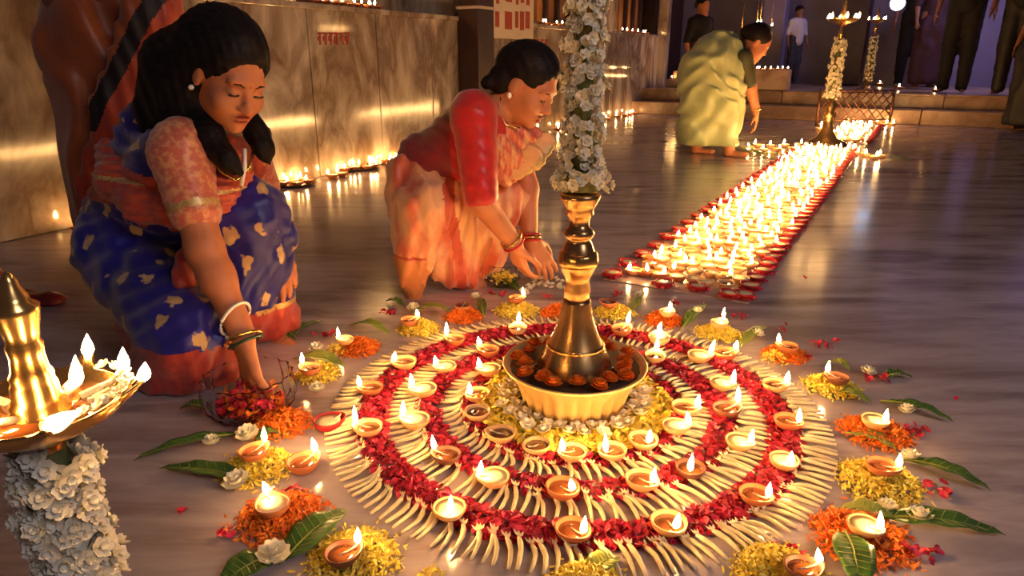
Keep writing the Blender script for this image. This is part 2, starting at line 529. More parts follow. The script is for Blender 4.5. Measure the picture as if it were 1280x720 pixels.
# tuberose florets laid side by side in three rings
def floret_mesh(name, L, hook):
    mb = MB()
    mb.tube([(0, 0, 0), (L * .3, 0, .001), (L * .62, hook * .15, .002), (L * .85, hook * .55, .003), (L, hook, .005)],
            [.0026, .0034, .0040, .0046, .0030], 6)
    for k in (-1, 0, 1):
        b = np.array([L * .95, hook * .9, .005]); d = np.array([.006, .006 * k + hook * .3, .006])
        mb.add([b, b + d * .6 + [0, .003, 0], b + d * 1.3, b + d * .6 - [0, .003, 0]], [(0, 1, 2, 3)])
    return mb.mesh(name, CREAM_FL)
flor = []
for (r0, r1), nm in ((R_OUT, 'outermost'), (R_MID, 'middle'), (R_INN, 'innermost')):
    k = int(2 * math.pi * (r0 + r1) / 2 / .0172)
    for i in range(k):
        flor.append((nm, r0, r1, 2 * math.pi * (i + random.uniform(-.25, .25)) / k))
FM = {nm: [floret_mesh('floret_%s_%d' % (nm, j), (r1 - r0) * q, hk) for j, (q, hk) in enumerate([(.95, .012), (1.02, .009), (.9, .015)])] for nm, (r0, r1) in dict(outermost=R_OUT, middle=R_MID, innermost=R_INN).items()}
flor.sort(key=lambda q: C0[1] + (q[1] + q[2]) / 2 * math.sin(q[3]))
far_v, far_f = [], []
for i, (nm, r0, r1, a) in enumerate(flor):
    # base at the outer edge, flower end hooked inwards
    sgn = 1
    me = FM[nm][i % 3]
    x, y = C0[0] + r1 * math.cos(a), C0[1] + r1 * math.sin(a)
    rz = a + math.pi + random.uniform(-.14, .14)
    z = .0045 + random.uniform(0, .003)
    if i < 300:
        o = obj('tuberose_floret', me, None, (x, y, z), (random.uniform(-.4, .4), 0, rz))
        tag(o, 'cream tuberose floret laid in the %s white ring of the flower circle' % nm, 'flower', 'florets of the %s white ring' % nm)
    else:
        M = Matrix.Translation((x, y, z)) @ Matrix.Rotation(rz, 4, 'Z')
        b = len(far_v)
        far_v += [tuple(M @ v.co) for v in me.vertices]
        far_f += [tuple(b + j for j in p.vertices) for p in me.polygons]
o = obj('tuberose_floret_rows', mesh_from('far_florets', far_v, far_f, CREAM_FL))
tag(o, 'cream tuberose florets in the white rings behind the brass lamp', 'flowers', kind='stuff')

# small many-petalled blossoms
def blossom_mesh(name, mat, layers, r, core=None):
    vs_, fs_ = [], []
    for n_, tilt, s_, z_ in layers:
        for i in range(n_):
            a = 2 * math.pi * (i + .5 * (tilt > .5)) / n_ + random.uniform(-.1, .1)
            M = Matrix.Translation((0, 0, z_)) @ Matrix.Rotation(a, 4, 'Z') @ Matrix.Rotation(-tilt, 4, 'Y') @ Matrix.Translation((.5 * s_, 0, 0)) @ Matrix.Scale(s_, 4)
            b = len(vs_)
            vs_ += [tuple(M @ Vector(p)) for p in PETAL_V]
            fs_ += [tuple(b + j for j in q) for q in PETAL_F]
    me = mesh_from(name, np.array(vs_) * r, fs_, mat, True, None, np.repeat(rng.random(len(vs_) // 7), 7))
    return me
BLOS = [blossom_mesh('jasmine_%d' % i, WHITE_FL, [(6, .35, 1.0, 0), (5, .9, .75, .1)], .011) for i in range(3)]
WFLOW = [blossom_mesh('white_flower_%d' % i, WHITE_FL, [(9, .25, 1.0, .1), (8, .6, .9, .15), (6, 1.0, .7, .2)], .021) for i in range(2)]
MHEAD = [blossom_mesh('marigold_head_%d' % i, MARI, [(12, .05, 1.0, 0.25), (11, .45, .95, .3), (9, .8, .85, .35), (7, 1.2, .7, .4), (5, 1.45, .5, .5)], .0155) for i in range(2)]
n = 54
for i in range(n):
    a = 2 * math.pi * i / n + random.uniform(-.05, .05); r = .126 + .026 * (i % 2) + random.uniform(-.005, .005)
    o = obj('jasmine_blossom', BLOS[i % 3], None, (C0[0] + r * math.cos(a), C0[1] + r * math.sin(a), .022 if i % 2 else .018), (random.uniform(-.3, .3), random.uniform(-.3, .3), a), 1.75)
    tag(o, 'white jasmine blossom in the ring at the foot of the tall brass lamp', 'flower', 'jasmine blossoms at the lamp foot')

# diyas inside the flower circle: pixel, kind, fill, lit
D_IN = [(464, 486, 'terra', 'oil', 1), (461, 536, 'pale', 'oil', 1), (506, 454, 'pale', 'oil', 1), (530, 488, 'pale', 'wax', 1),
        (557, 459, 'pale', 'wax', 1), (569, 425, 'terra', 'oil', 1), (611, 439, 'terra', 'oil', 1), (520, 527, 'pale', 'wax', 1),
        (597, 494, 'pale', 'oil', 1), (597, 517, 'pale', 'oil', 0), (627, 544, 'pale', 'oil', 0), (671, 558, 'pale', 'oil', 0),
        (716, 566, 'pale', 'oil', 1), (559, 570, 'brown', 'oil', 1), (612, 463, 'pale', 'wax', 1), (647, 411, 'pale', 'oil', 1),
        (819, 446, 'pale', 'oil', 1), (777, 413, 'terra', 'oil', 1), (906, 443, 'terra', 'oil', 1), (902, 480, 'pale', 'wax', 1),
        (856, 511, 'pale', 'oil', 1), (908, 513, 'brown', 'oil', 1), (844, 534, 'pale', 'wax', 1), (924, 553, 'pale', 'wax', 1),
        (968, 482, 'pale', 'oil', 1), (874, 446, 'pale', 'wax', 1), (824, 424, 'pale', 'wax', 1), (985, 528, 'terra', 'oil', 1),
        (618, 598, 'pale', 'wax', 1), (562, 638, 'pale', 'wax', 1), (703, 612, 'terra', 'oil', 1), (716, 664, 'terra', 'oil', 1),
        (802, 602, 'pale', 'oil', 1), (863, 587, 'brown', 'oil', 1), (836, 656, 'pale', 'oil', 1), (944, 620, 'terra', 'oil', 1),
        (980, 577, 'pale', 'wax', 1), (765, 565, 'pale', 'oil', 1), (804, 552, 'pale', 'oil', 1)]
KN = dict(pale='pale clay', terra='terracotta', brown='brown clay', red='red clay')
spin = {0: 2.4, 1: -1.2, 2: .6, 3: 2.9, 4: -.4}
for i, (px, py, k, fl, lit) in enumerate(D_IN):
    p = at(px, py, .02); p.z = .008
    r = radius(p)
    where = 'outer rose petal band' if r > .36 else ('inner rose petal band' if r > .255 else 'petals close to the lamp foot')
    rz = math.atan2(p.y - C0[1], p.x - C0[0]) + (math.pi if k == 'x' else random.choice([-.9, -.4, .5, 1.0]))
    if py > 600: rz = random.choice([-1.4, -1.0, .3])
    diya(p, rz, k, fl, lit, .87 + random.uniform(-.04, .06),
         '%s diya %s %s on the %s' % (KN[k], 'filled with cream wax' if fl == 'wax' else 'of oil', 'burning' if lit else 'unlit', where), 'diyas of the flower circle')

# ------------------------------------------------------------------ petal mounds, leaves and flowers round the circle
HEAP = ['']
def heap(d): HEAP[0] = d
def mound(px, py, color, rpx=1.0, n=1500):
    p = at(px, py, .01); p.z = 0
    r0 = .062 * rpx
    rr = np.sqrt(rng.random(n)) * r0 * (1 + .15 * rng.normal(size=n)); a = rng.uniform(0, 6.283, n)
    h = .026 * np.clip(1.05 - (rr / r0) ** 2, 0, 1) * rng.uniform(.25, 1, n) + .003
    m = MARI if color == 'orange' else MARI_Y
    me = scatter_mesh('petal_mound', RAY_V, RAY_F, np.stack([rr * np.cos(a), rr * np.sin(a), h], 1), rot_rand(n, .7), rng.uniform(.007, .013, n), m)
    o = obj('petal_mound', me, None, p)
    tag(o, 'heap of loose %s petals %s' % ('orange marigold' if color == 'orange' else 'yellow', HEAP[0]), 'petals', '%s petal heaps' % color, 'stuff')
    return p
def on_mound(px, py, kind, fill='oil', lit=True, rz=0.0, s=1.0, color='orange', z=.021):
    p = at(px, py, z + .012); p.z = z
    s *= .64 if s > 1.2 else .84
    diya(p, rz, kind, fill, lit, s, '%s diya %s on the %s heap %s' % (KN[kind], 'burning' if lit else 'unlit', color, HEAP[0]), 'diyas on the petal heaps')
def leaf(a, b, w, mat=LEAF, label=None, z=.004, arch=.012):
    label = label or 'dark green mango leaf by the heap %s' % HEAP[0]
    if label == 'LY': label = 'pale yellow green leaf by the heap %s' % HEAP[0]
    p, q = at(*a), at(*b)
    d = q - p; L = d.length
    if L < 1e-4: return
    ang = math.atan2(d.y, d.x); nS, nW = 12, 3
    v, f = [], []
    for i in range(nS + 1):
        t = i / nS; hw = w * (math.sin(math.pi * t ** .8) ** .75 if 0 < t < 1 else .02)
        for j in range(-nW, nW + 1):
            u = j / nW
            v.append((L * t, u * hw, z + arch * math.sin(math.pi * t) + .006 * abs(u) * hw / max(w, 1e-5) + .002 * math.sin(t * 22) * abs(u)))
    k = 2 * nW + 1
    for i in range(nS):
        for j in range(k - 1):
            f.append((i * k + j, (i + 1) * k + j, (i + 1) * k + j + 1, i * k + j + 1))
    t_ = thing('mango_leaf', label, 'leaf', p, ang, 'leaves round the flower circle')
    bl = obj('blade', mesh_from('leaf_blade', v, f, mat), t_)
    so = bl.modifiers.new('thickness', 'SOLIDIFY'); so.thickness = .0008; so.offset = 1
    MB().tube([(L * (i / 8 * 1.06 - .06), 0, z + arch * math.sin(math.pi * max(0, i / 8)) + .0012) for i in range(9)], [.0022 - .0002 * i for i in range(9)], 5).build('midrib', LEAF_Y, bl)
    mb = MB()
    for i in range(1, 10):
        t = i / 10.5; hw = w * math.sin(math.pi * t ** .8) ** .75
        for sg in (-1, 1):
            e = min(t + .07, .97)
            mb.tube([(L * t, 0, z + arch * math.sin(math.pi * t) + .001), (L * e, sg * hw * .85, z + arch * math.sin(math.pi * e) + .0065)], .0006, 4)
    mb.build('side_veins', LEAF_Y, bl)
def wflower(px, py, s=1.0, z=.006, where='on the marble floor'):
    p = at(px, py, z + .006); p.z = z
    o = obj('white_flower', WFLOW[int(px) % 2], None, p, (random.uniform(-.3, .3), random.uniform(-.3, .3), random.uniform(0, 6)), (s * 1.2, s * 1.2, s * 1.5))
    tag(o, 'small white flower head by the heap %s' % HEAP[0], 'flower', 'white flower heads round the circle')
def rosepile(px, py, n=16, r=.022):
    p = at(px, py)
    a = rng.uniform(0, 6.28, n); rr = r * np.sqrt(rng.random(n))
    me = scatter_mesh('rose_pile', PETAL_V, PETAL_F, np.stack([rr * np.cos(a) * 1.3, rr * np.sin(a), .004 + .01 * rng.random(n)], 1), rot_rand(n, .5), rng.uniform(.012, .02, n), ROSE)
    tag(obj('rose_petal_pile', me, None, p), 'few crimson rose petals by the heap %s' % HEAP[0], 'petals', 'rose petal scatters outside the circle', 'stuff')

LY = 'LY'
# right side
heap('third past the lamp band, open floor side'); mound(1095, 537, 'orange'); on_mound(1093, 526, 'pale', 'wax', 1, -1.2, .95, 'orange'); rosepile(1146, 541); wflower(1134, 514, .75)
leaf((1105, 505), (1192, 530), .016); leaf((1060, 545), (1120, 565), .018, LEAF_Y, LY)
heap('fourth past the lamp band, open floor side'); mound(1100, 598, 'yellow', 1.05); on_mound(1102, 584, 'terra', 'oil', 1, -.7, 1.0, 'yellow'); rosepile(1165, 616); wflower(1138, 573, .85)
leaf((1130, 578), (1238, 616), .019); wflower(1110, 634, .7)
heap('fifth past the lamp band, open floor side'); mound(1078, 668, 'orange', 1.1, 1800); on_mound(1080, 658, 'pale', 'wax', 1, -1.0, .95, 'orange'); wflower(1150, 649, .9); rosepile(1153, 698)
leaf((1100, 650), (1256, 672), .024); leaf((1054, 682), (1074, 760), .028, LEAF, 'broad dark green mango leaf across an orange petal heap', .022); leaf((1050, 640), (1120, 652), .016, LEAF_Y, LY)
heap('sixth past the lamp band, open floor side'); mound(975, 712, 'yellow', 1.0); on_mound(1003, 712, 'brown', 'oil', 1, .1, 1.25, 'yellow'); rosepile(985, 692, 8)
heap('second past the lamp band, open floor side'); mound(1040, 480, 'yellow', .85); on_mound(1047, 473, 'brown', 'oil', 1, 2.6, .95, 'yellow'); wflower(1084, 466, .85); rosepile(1092, 477, 14, .025)
leaf((1040, 492), (1090, 508), .016, LEAF_Y, LY); leaf((1100, 476), (1140, 474), .015); leaf((1035, 455), (1062, 466), .016, LEAF_Y, LY)
heap('first past the lamp band, open floor side'); mound(982, 440, 'orange', .8); on_mound(985, 434, 'terra', 'oil', 1, 2.8, .95, 'orange'); rosepile(1031, 433, 14, .03); mound(968, 446, 'yellow', .5, 160)
heap('at the near end of the lamp band'); mound(898, 414, 'yellow', .85); on_mound(899, 404, 'pale', 'wax', 1, .8, .9, 'yellow'); rosepile(925, 398, 10, .016); wflower(946, 418, .8)
leaf((925, 436), (958, 410), .016, LEAF_Y, LY)
heap('between the lamp band and tall lamp'); mound(830, 397, 'orange', .8); on_mound(834, 390, 'pale', 'wax', 1, .9, .85, 'orange'); rosepile(846, 383, 8, .014); leaf((853, 412), (884, 382), .018, LEAF, 'mango leaf with a white flower on it behind the lamp'); wflower(872, 389, .7, .02)
heap('just behind the tall lamp'); mound(768, 388, 'yellow', .85); on_mound(761, 379, 'terra', 'oil', 0, 2.5, .95, 'yellow'); rosepile(773, 370, 8, .014); wflower(800, 369, .75); leaf((790, 392), (803, 374), .014, LEAF_Y, LY)
heap('beside the jasmine pile'); mound(697, 388, 'orange', .7); rosepile(686, 374, 9, .016)
heap('under the hands of the woman in red'); mound(646, 386, 'yellow', .95); on_mound(645, 374, 'terra', 'oil', 1, .2, .95, 'yellow'); rosepile(622, 369, 10, .018); wflower(654, 366, .8); leaf((622, 350), (650, 366), .022)
heap('at the feet of the woman in red'); mound(580, 393, 'orange', .8); on_mound(578, 383, 'terra', 'oil', 0, 1.2, .85, 'orange'); wflower(595, 372, .85); leaf((604, 396), (600, 374), .014)
heap('past the foot of the woman in red'); mound(524, 408, 'yellow', .8); on_mound(512, 401, 'terra', 'oil', 1, .4, .95, 'yellow'); rosepile(486, 393, 12, .022); wflower(517, 386, .9)
leaf((518, 396), (566, 396), .020, LEAF_Y, LY, .012, .02); leaf((484, 378), (506, 386), .013)
heap('between the two kneeling women'); mound(448, 432, 'orange', .8); on_mound(432, 424, 'pale', 'wax', 1, 2.9, .8, 'orange'); rosepile(404, 421, 12, .02); wflower(396, 437, .9); mound(420, 438, 'yellow', .5, 150)
leaf((440, 412), (488, 424), .020, LEAF_Y, LY, .010, .022); leaf((400, 404), (352, 430), .018); leaf((370, 425), (350, 414), .014)
heap('next to the large glass bowl'); mound(398, 464, 'yellow', .75); on_mound(388, 461, 'terra', 'oil', 1, 2.7, .95, 'yellow'); leaf((372, 456), (432, 466), .024, LEAF_Y, LY, .014, .018); wflower(396, 487, .8)
heap('against the front of the large glass bowl'); mound(347, 526, 'orange', .95); rosepile(276, 520, 8, .014); wflower(310, 544, 1.0); leaf((352, 545), (318, 556), .014); leaf((262, 515), (225, 514), .014)
leaf((300, 546), (168, 578), .016); wflower(263, 552, .7)
heap('first past the large glass bowl'); mound(322, 580, 'yellow', .95); on_mound(317, 566, 'terra', 'oil', 1, .9, 1.0, 'yellow'); wflower(298, 604, 1.05); leaf((318, 606), (200, 588), .020); rosepile(248, 588, 5, .01)
heap('second past the large glass bowl'); mound(352, 642, 'orange', 1.05, 1700); on_mound(341, 634, 'terra', 'wax', 1, 2.2, 1.05, 'orange'); rosepile(283, 671, 7, .011); wflower(341, 697, 1.1); rosepile(365, 617, 6, .012)
leaf((356, 704), (434, 640), .030, LEAF, 'broad dark green mango leaf between two petal heaps'); leaf((345, 700), (270, 742), .028)
heap('third past the large glass bowl'); mound(440, 694, 'yellow', 1.05); on_mound(428, 694, 'brown', 'oil', 1, .5, 1.3, 'yellow')
heap('outside the ring opposite the women'); mound(735, 733, 'yellow', .9); mound(540, 722, 'yellow', .35, 80); leaf((735, 728), (772, 700), .02, LEAF_Y, LY)
p = at(380, 588); diya(p, .9, 'terra', 'oil', 1, .95, 'terracotta diya burning alone on the marble between petal heaps and ring', None)
p = at(411, 536); diya(p, .5, 'red', 'wax', 0, .95, 'red clay diya standing alone just outside the outermost white ring', None)
heap('loose on the open marble')
for q in ((232, 642), (1190, 506), (480, 560), (983, 408), (904, 398), (1005, 352), (975, 415), (1010, 450)):
    rosepile(q[0], q[1], 2, .008)

# ------------------------------------------------------------------ runner of lamps
TC = -.582; TW = .205
mb = rbox(2.02, 6.22, TC - TW - .03, TC + TW + .03, 0.0005, .004, .001)
tag(mb.build('runner_sheet', pm('runner_sheet', (.42, .31, .28), (.36, .26, .24), 3, .22), smooth=False), 'thin pale sheet laid on the floor under the long band of lamps', 'mat')
rows = []
for i in range(46):
    s = 2.12 + i * .087
    for j in range(7):
        t = TC - TW + .05 + j * (2 * TW - .1) / 6 + (.03 if i % 2 else 0) - .015
        rows.append((s + random.uniform(-.012, .012), t + random.uniform(-.008, .008)))
def merged_diyas(name, pts, label, zfun=lambda s, t: .004, lit=1.0, scale=1.0, kinds=('pale',), fn=R):
    """many far diyas in one object"""
    mb = MB()
    prof = [(.014, 0), (.027, .012), (.031, .0225), (.028, .022), (0, .017)]
    fp = [(0, 0), (.0062, .007), (.0064, .012), (.0035, .022), (0, .031)]
    for s, t in pts:
        p = fn(s, t); z = zfun(s, t)
        mb.mi = random.randrange(len(kinds))
        mb.lathe([(r * scale, q * scale) for r, q in prof], 10, (p[0], p[1], z))
        if random.random() < lit:
            mb.mi = len(kinds)
            a = random.uniform(0, 6.28); d = .022 * scale
            k = random.uniform(.8, 1.2)
            mb.lathe([(r * scale, q * scale * k) for r, q in fp], 6, (p[0] + d * math.cos(a), p[1] + d * math.sin(a), z + .024 * scale))
    o = mb.build(name, [BOWL[k].materials[0] for k in kinds] + [FLAME])
    return tag(o, label, 'oil lamps', kind='stuff')
near = [q for q in rows if q[0] < 3.1]; farr = [q for q in rows if q[0] >= 3.1]
for s, t in near:
    lit = random.random() < (.85 if s > 2.3 else .5)
    diya(R(s, t, .004), random.uniform(-2.6, -.4), random.choice(['pale', 'pale', 'terra']), 'wax' if random.random() < .6 else 'oil', lit, .9,
         'small clay diya %s in the packed rows of the long lamp band' % ('burning' if lit else 'unlit'), 'diyas packed in the lamp band', wick=False)
merged_diyas('clay_diya_rows', farr, 'rows of burning clay diyas filling the far half of the lamp band', lit=.92, scale=.95, kinds=('pale', 'terra'))
# red petal skirts along both edges, each with a cream wax diya
SK_N = 26
sa = np.arange(SK_N) * 2 * math.pi / SK_N
SKIRT = scatter_mesh('petal_skirt', PETAL_V, PETAL_F, np.stack([(.027 + .009 * (np.arange(SK_N) % 2)) * np.cos(sa), (.027 + .009 * (np.arange(SK_N) % 2)) * np.sin(sa), .006 + .006 * rng.random(SK_N)], 1), rot_rand(SK_N, .5), np.full(SK_N, .016), ROSE)
def edge_diya(p, side):
    t = diya(p, random.uniform(0, 6.28), 'red', 'wax', False, .92, 'red clay diya ringed with petals on the %s of the lamp band' % side, 'red diyas on the %s' % side, wick=False)
    o = obj('petal_skirt', SKIRT, t); o['kind'] = 'stuff'
far_edge = []
s = 2.05
while s < 6.1:
    q = (s, TC - TW - .005 + random.uniform(-.006, .006))
    if s < 4.6: edge_diya(R(q[0], q[1], .004), 'wall side')
    else: far_edge.append(q)
    s += .145
s = 2.05
while s < 6.1:
    q = (s, TC + TW + .005 + random.uniform(-.006, .006))
    if s < 4.6: edge_diya(R(q[0], q[1], .004), 'open floor side')
    else: far_edge.append(q)
    s += .095
merged_diyas('clay_diya_edge', far_edge, 'red clay diyas along both edges of the far half of the lamp band', lit=0, kinds=('red',))
for j in range(3):
    edge_diya(R(2.035 + .02 * (j % 2), TC - TW + .17 + j * .105, .004), 'near end')
# the second band beyond the far lamp
pts = [(6.75 + i * .095, TC - .08 + j * .075 + (.02 if i % 2 else 0)) for i in range(20) for j in range(4)]
merged_diyas('clay_diya_rows', pts, 'short bright band of clay diyas between the far lamp and the platform', zfun=lambda s, t: 0, kinds=('pale', 'terra'))
pts = [(6.7 + i * .1, TC + .26) for i in range(20)]
merged_diyas('clay_diya_edge', pts, 'line of red clay diyas along the band behind the far lamp', zfun=lambda s, t: 0, kinds=('red',), lit=0)

# side arms of diyas and leaves at the far lamp
FARL = at(1032, 180)
arm = [(938, 187), (947, 184), (955, 190), (963, 185), (972, 189), (981, 184), (990, 188), (997, 183), (1068, 194), (1080, 196), (1092, 199), (1101, 198)]
for x, y in arm:
    diya(at(x, y), random.uniform(0, 6), 'pale', 'wax', 1, 1.1, 'small diya burning in a cross row beside the far brass lamp', 'diyas of the cross rows', wick=False)
for x, y in ((1098, 155), (1104, 157), (1110, 155), (1116, 157), (1026, 158), (1023, 163)):
    diya(at(x, y), random.uniform(0, 6), 'pale', 'wax', 1, 1.1, 'small diya burning on the floor at the foot of the lattice barrier', 'diyas at the barrier foot', wick=False)
leaf((952, 194), (918, 184), .05, LEAF_Y, 'long leaf at the outer end of the wall side cross row'); leaf((1108, 198), (1140, 202), .04, LEAF, 'long leaf at the outer end of the open floor cross row')
leaf((980, 196), (945, 194), .04, LEAF_Y, 'pale leaf under the diyas of the cross row')
for x, y in ((962, 193), (985, 192), (1008, 190), (1050, 192)):
    heap('in the cross row at the far lamp'); mound(x, y, 'yellow', 1.4, 200)

# ================================================================== brass lamps
def flutes(n, d):
    return lambda a, r, z: (1 + d * (abs(math.cos(n * a / 2)) - .5), 0)
def flame_big(h, w, seg=10):
    return flame_mesh('lamp_flame', h, w, .12, seg)
def garland(parent, pole, z0, z1, r_lo, r_hi, n, s, joined=False, seed=1):
    """string of white blossoms wound round a pole"""
    r = random.Random(seed)
    pos, rots = [], []
    turns = (z1 - z0) / .028
    for i in range(n):
        t = (i + .5) / n
        z = z0 + (z1 - z0) * t
        a = turns * 2 * math.pi * t + r.uniform(-.35, .35)
        rad = r_lo + (r_hi - r_lo) * t + r.uniform(-.006, .004) * s
        rad *= (1 + .10 * math.sin(t * 37))
        pos.append((rad * math.cos(a), rad * math.sin(a), z + r.uniform(-.008, .008) * s))
        rots.append((a, r.uniform(.8, 1.9), r.uniform(0, 6.28)))
    g = parent
    if joined:
        vs_, fs_ = [], []
        for i, (p, (a, tl, sp)) in enumerate(zip(pos, rots)):
            M = Matrix.Translation(p) @ Matrix.Rotation(a, 4, 'Z') @ Matrix.Rotation(tl, 4, 'Y') @ Matrix.Rotation(sp, 4, 'Z') @ Matrix.Scale(s, 4)
            me = BLOS[i % 3]; b = len(vs_)
            vs_ += [tuple(M @ v.co) for v in me.vertices]
            fs_ += [tuple(b + j for j in q.vertices) for q in me.polygons]
        o = obj('blossoms', mesh_from('garland_blossoms', vs_, fs_, WHITE_FL), g); o['kind'] = 'stuff'
    else:
        for i, (p, (a, tl, sp)) in enumerate(zip(pos, rots)):
            o = obj('blossom', BLOS[i % 3], g)
            o.matrix_local = Matrix.Translation(p) @ Matrix.Rotation(a, 4, 'Z') @ Matrix.Rotation(tl, 4, 'Y') @ Matrix.Rotation(sp, 4, 'Z') @ Matrix.Scale(s, 4)
    MB().lathe([(max(r_lo - .012 * s, .012), z0), (max(r_hi - .012 * s, .012), z1)], 12).build('thread_core', STEM, g)

def lamp_dish(t, z, r, flames, fs=1.0, lean=0.0):
    """wide oil dish with pointed wick lips, its finial and its flames; z is the dish floor"""
    n = 5
    def rf(a, rr, zz):
        k = max(0, math.cos(n * a)) ** 6
        return (1 + .16 * k * (rr / r) ** 2, .006 * k * (rr > .7 * r))
    MB().lathe([(.016, z - r * .35), (.02, z - r * .28), (r * .45, z - r * .16), (r * .85, z - r * .02), (r, z + r * .12), (r * 1.02, z + r * .15), (r * .97, z + r * .15), (r * .84, z + r * .05), (r * .4, z - r * .06), (0, z - r * .06)], 60, rf=rf).build('dish', BRASS, t)
    MB().lathe([(0.0001, z + .004), (r * .82, z + .003), (r * .8, z - .002)], 32).build('oil', OIL, t)

# ---- the tall lamp in the middle of the flower circle
Y0 = C0[1]
lamp = thing('brass_lamp', 'tall brass lamp wound with white jasmine in the middle of the flower circle', 'lamp', (C0[0], C0[1], 0))
def seg_prof(pts, ppm=612):
    return [(hw / ppm, zpix(py, Y0)) for py, hw in pts]
MB().lathe([(.100, .003), (.104, .012), (.106, .03), (.113, .055), (.128, .082), (.146, .098), (.149, .103), (.147, .106), (.141, .104), (.120, .078), (.09, .062), (0, .06)], 192, rf=lambda a, r, z: (1 + (.10 * (abs(math.cos(13 * a)) - .6) * min(1, (.085 - z) / .02) if z < .085 and r > .095 else 0), 0)).build('base_bowl', BRASS_LIT, lamp)
wt = MB().lathe([(.0001, .0945), (.134, .0942), (.132, .088)], 40).build('water', WATER, lamp)
bell = [(.077, .062), (.078, .085), (.076, .10), (.070, .118), (.058, .142), (.045, .168), (.036, .195), (.031, .22), (.0285, .236), (.0275, .241), (.020, .243)]
MB().lathe(bell, 48).build('bell_foot', BRASS_DK, lamp)
MB().lathe([(.0585, .140), (.0600, .143), (.0585, .147)], 48).build('foot_ring', BRASS, lamp)
stem = seg_prof([(377, 12), (372, 15), (362, 16.5), (352, 14), (346, 15), (340, 19), (331, 22), (322, 22), (312, 19), (303, 16), (299, 13), (296, 16.5), (291, 18.5), (286, 16), (283, 12), (276, 11.5), (270, 14), (267, 17), (262, 16), (256, 19), (248, 23), (243, 24), (240, 20)])
MB().lathe(stem, 40).build('stem', BRASS_DK, lamp)
MB().lathe([(x * 1.03, z) for x, z in seg_prof([(331, 22), (327, 23.4), (318, 22.6), (314, 20.5)])], 72, rf=lambda a, r, z: (1 + .04 * (abs(math.cos(14 * a)) - .5), 0)).build('fluted_band', BRASS, lamp)
MB().lathe([(.017, .44), (.017, 1.02)], 16).build('pole', BRASS_DK, lamp)
g = lamp
garland(g, None, .462, .50, .050, .042, 50, 1.2, seed=4)
garland(g, None, .485, .92, .034, .029, 250, 1.15, seed=5)
garland(g, None, .48, .92, .026, .022, 260, 1.1, True, seed=6)
lamp_dish(lamp, 1.03, .10, 5)
MB().lathe([(.03, 1.03), (.018, 1.05), (.022, 1.09), (.012, 1.13), (.018, 1.15), (0, 1.2)], 24).build('finial', BRASS, lamp)
for i in range(5):
    aa = 2 * math.pi * i / 5
    obj('flame', flame_big(.055, .013), lamp, (.122 * math.cos(aa), .122 * math.sin(aa), 1.045))  # unseen flames, enlarged and set past the dish to light the bowl below
# marigold heads floating in the base bowl
n = 19
for i in range(n):
    a = 2 * math.pi * i / n + random.uniform(-.06, .06); r = .108 + (.010 if i % 2 else -.006)
    o = obj('marigold_head', MHEAD[i % 2], None, (C0[0] + r * math.cos(a), C0[1] + r * math.sin(a), .099), (random.uniform(-.2, .2), random.uniform(-.2, .2), a), 1.25)
    tag(o, 'orange marigold head floating in the bowl of the tall brass lamp', 'flower', 'marigold heads in the lamp bowl')

# ---- the nearer lamp with lit wicks, cut by the left of the view
d0 = .655
pl = np.array([0, 0, CAM_H]) + d0 * np.array([(52 - 640) / F_PX, CT + (360 - 520) / F_PX * ST, -ST + (360 - 520) / F_PX * CT])
fl = thing('brass_lamp', 'brass oil lamp with burning wicks, pointed finial and white flower garland in the foreground', 'lamp', (pl[0], pl[1], 0))
zd = pl[2]
r_d = .074
def rf5(a, rr, zz):
    k = max(0, math.cos(5 * (a - .35))) ** 5
    return (1 + .28 * k * (rr / r_d) ** 3, .010 * k * (rr > .7 * r_d))
MB().lathe([(.014, zd - .024), (.03, zd - .02), (r_d * .6, zd - .012), (r_d * .92, zd + .002), (r_d, zd + .014), (r_d * 1.01, zd + .017), (r_d * .95, zd + .016), (r_d * .84, zd + .006), (r_d * .4, zd - .001), (0, zd - .001)], 80, rf=rf5).build('dish', BRASS, fl)
MB().lathe([(0.0001, zd + .0065), (r_d * .86, zd + .006), (r_d * .8, zd + .001)], 32).build('oil', OIL, fl)
MB().lathe([(.027, zd), (.027, zd + .006), (.023, zd + .010), (.024, zd + .016), (.020, zd + .022), (.0195, zd + .034), (.0175, zd + .038), (.0185, zd + .044), (.0155, zd + .05), (.014, zd + .064), (.0155, zd + .074), (.0135, zd + .078), (.0145, zd + .086), (.019, zd + .106), (.0195, zd + .112), (.013, zd + .117), (.0125, zd + .122), (.008, zd + .130), (.007, zd + .136), (.004, zd + .143), (0, zd + .146)], 36).build('finial', BRASS, fl)
FB = [flame_big(.026, .0060), flame_big(.021, .0062), flame_big(.040, .0078), flame_big(.034, .0062)]
for ang, rr, k, tilt in [(.35, 1.24, 1, .1), (-.907, 1.10, 2, .95), (1.607, 1.22, 0, 0), (2.863, 1.22, 0, 0), (-2.164, 1.22, 1, 0), (.80, 1.04, 0, 0), (1.2, .55, 3, 0), (-1.9, .62, 1, 0)]:
    x, y = r_d * rr * math.cos(ang), r_d * rr * math.sin(ang)
    zt = zd + (.022 if rr > 1 else .013)
    w = MB().tube([(x * .45, y * .45, zd + .008), (x * .8, y * .8, zd + .013), (x, y, zt)], [.0040, .0035, .0020], 7).build('wick', WICK, fl)
    obj('flame', FB[k], w, (x, y, zt), (0, tilt, 0))
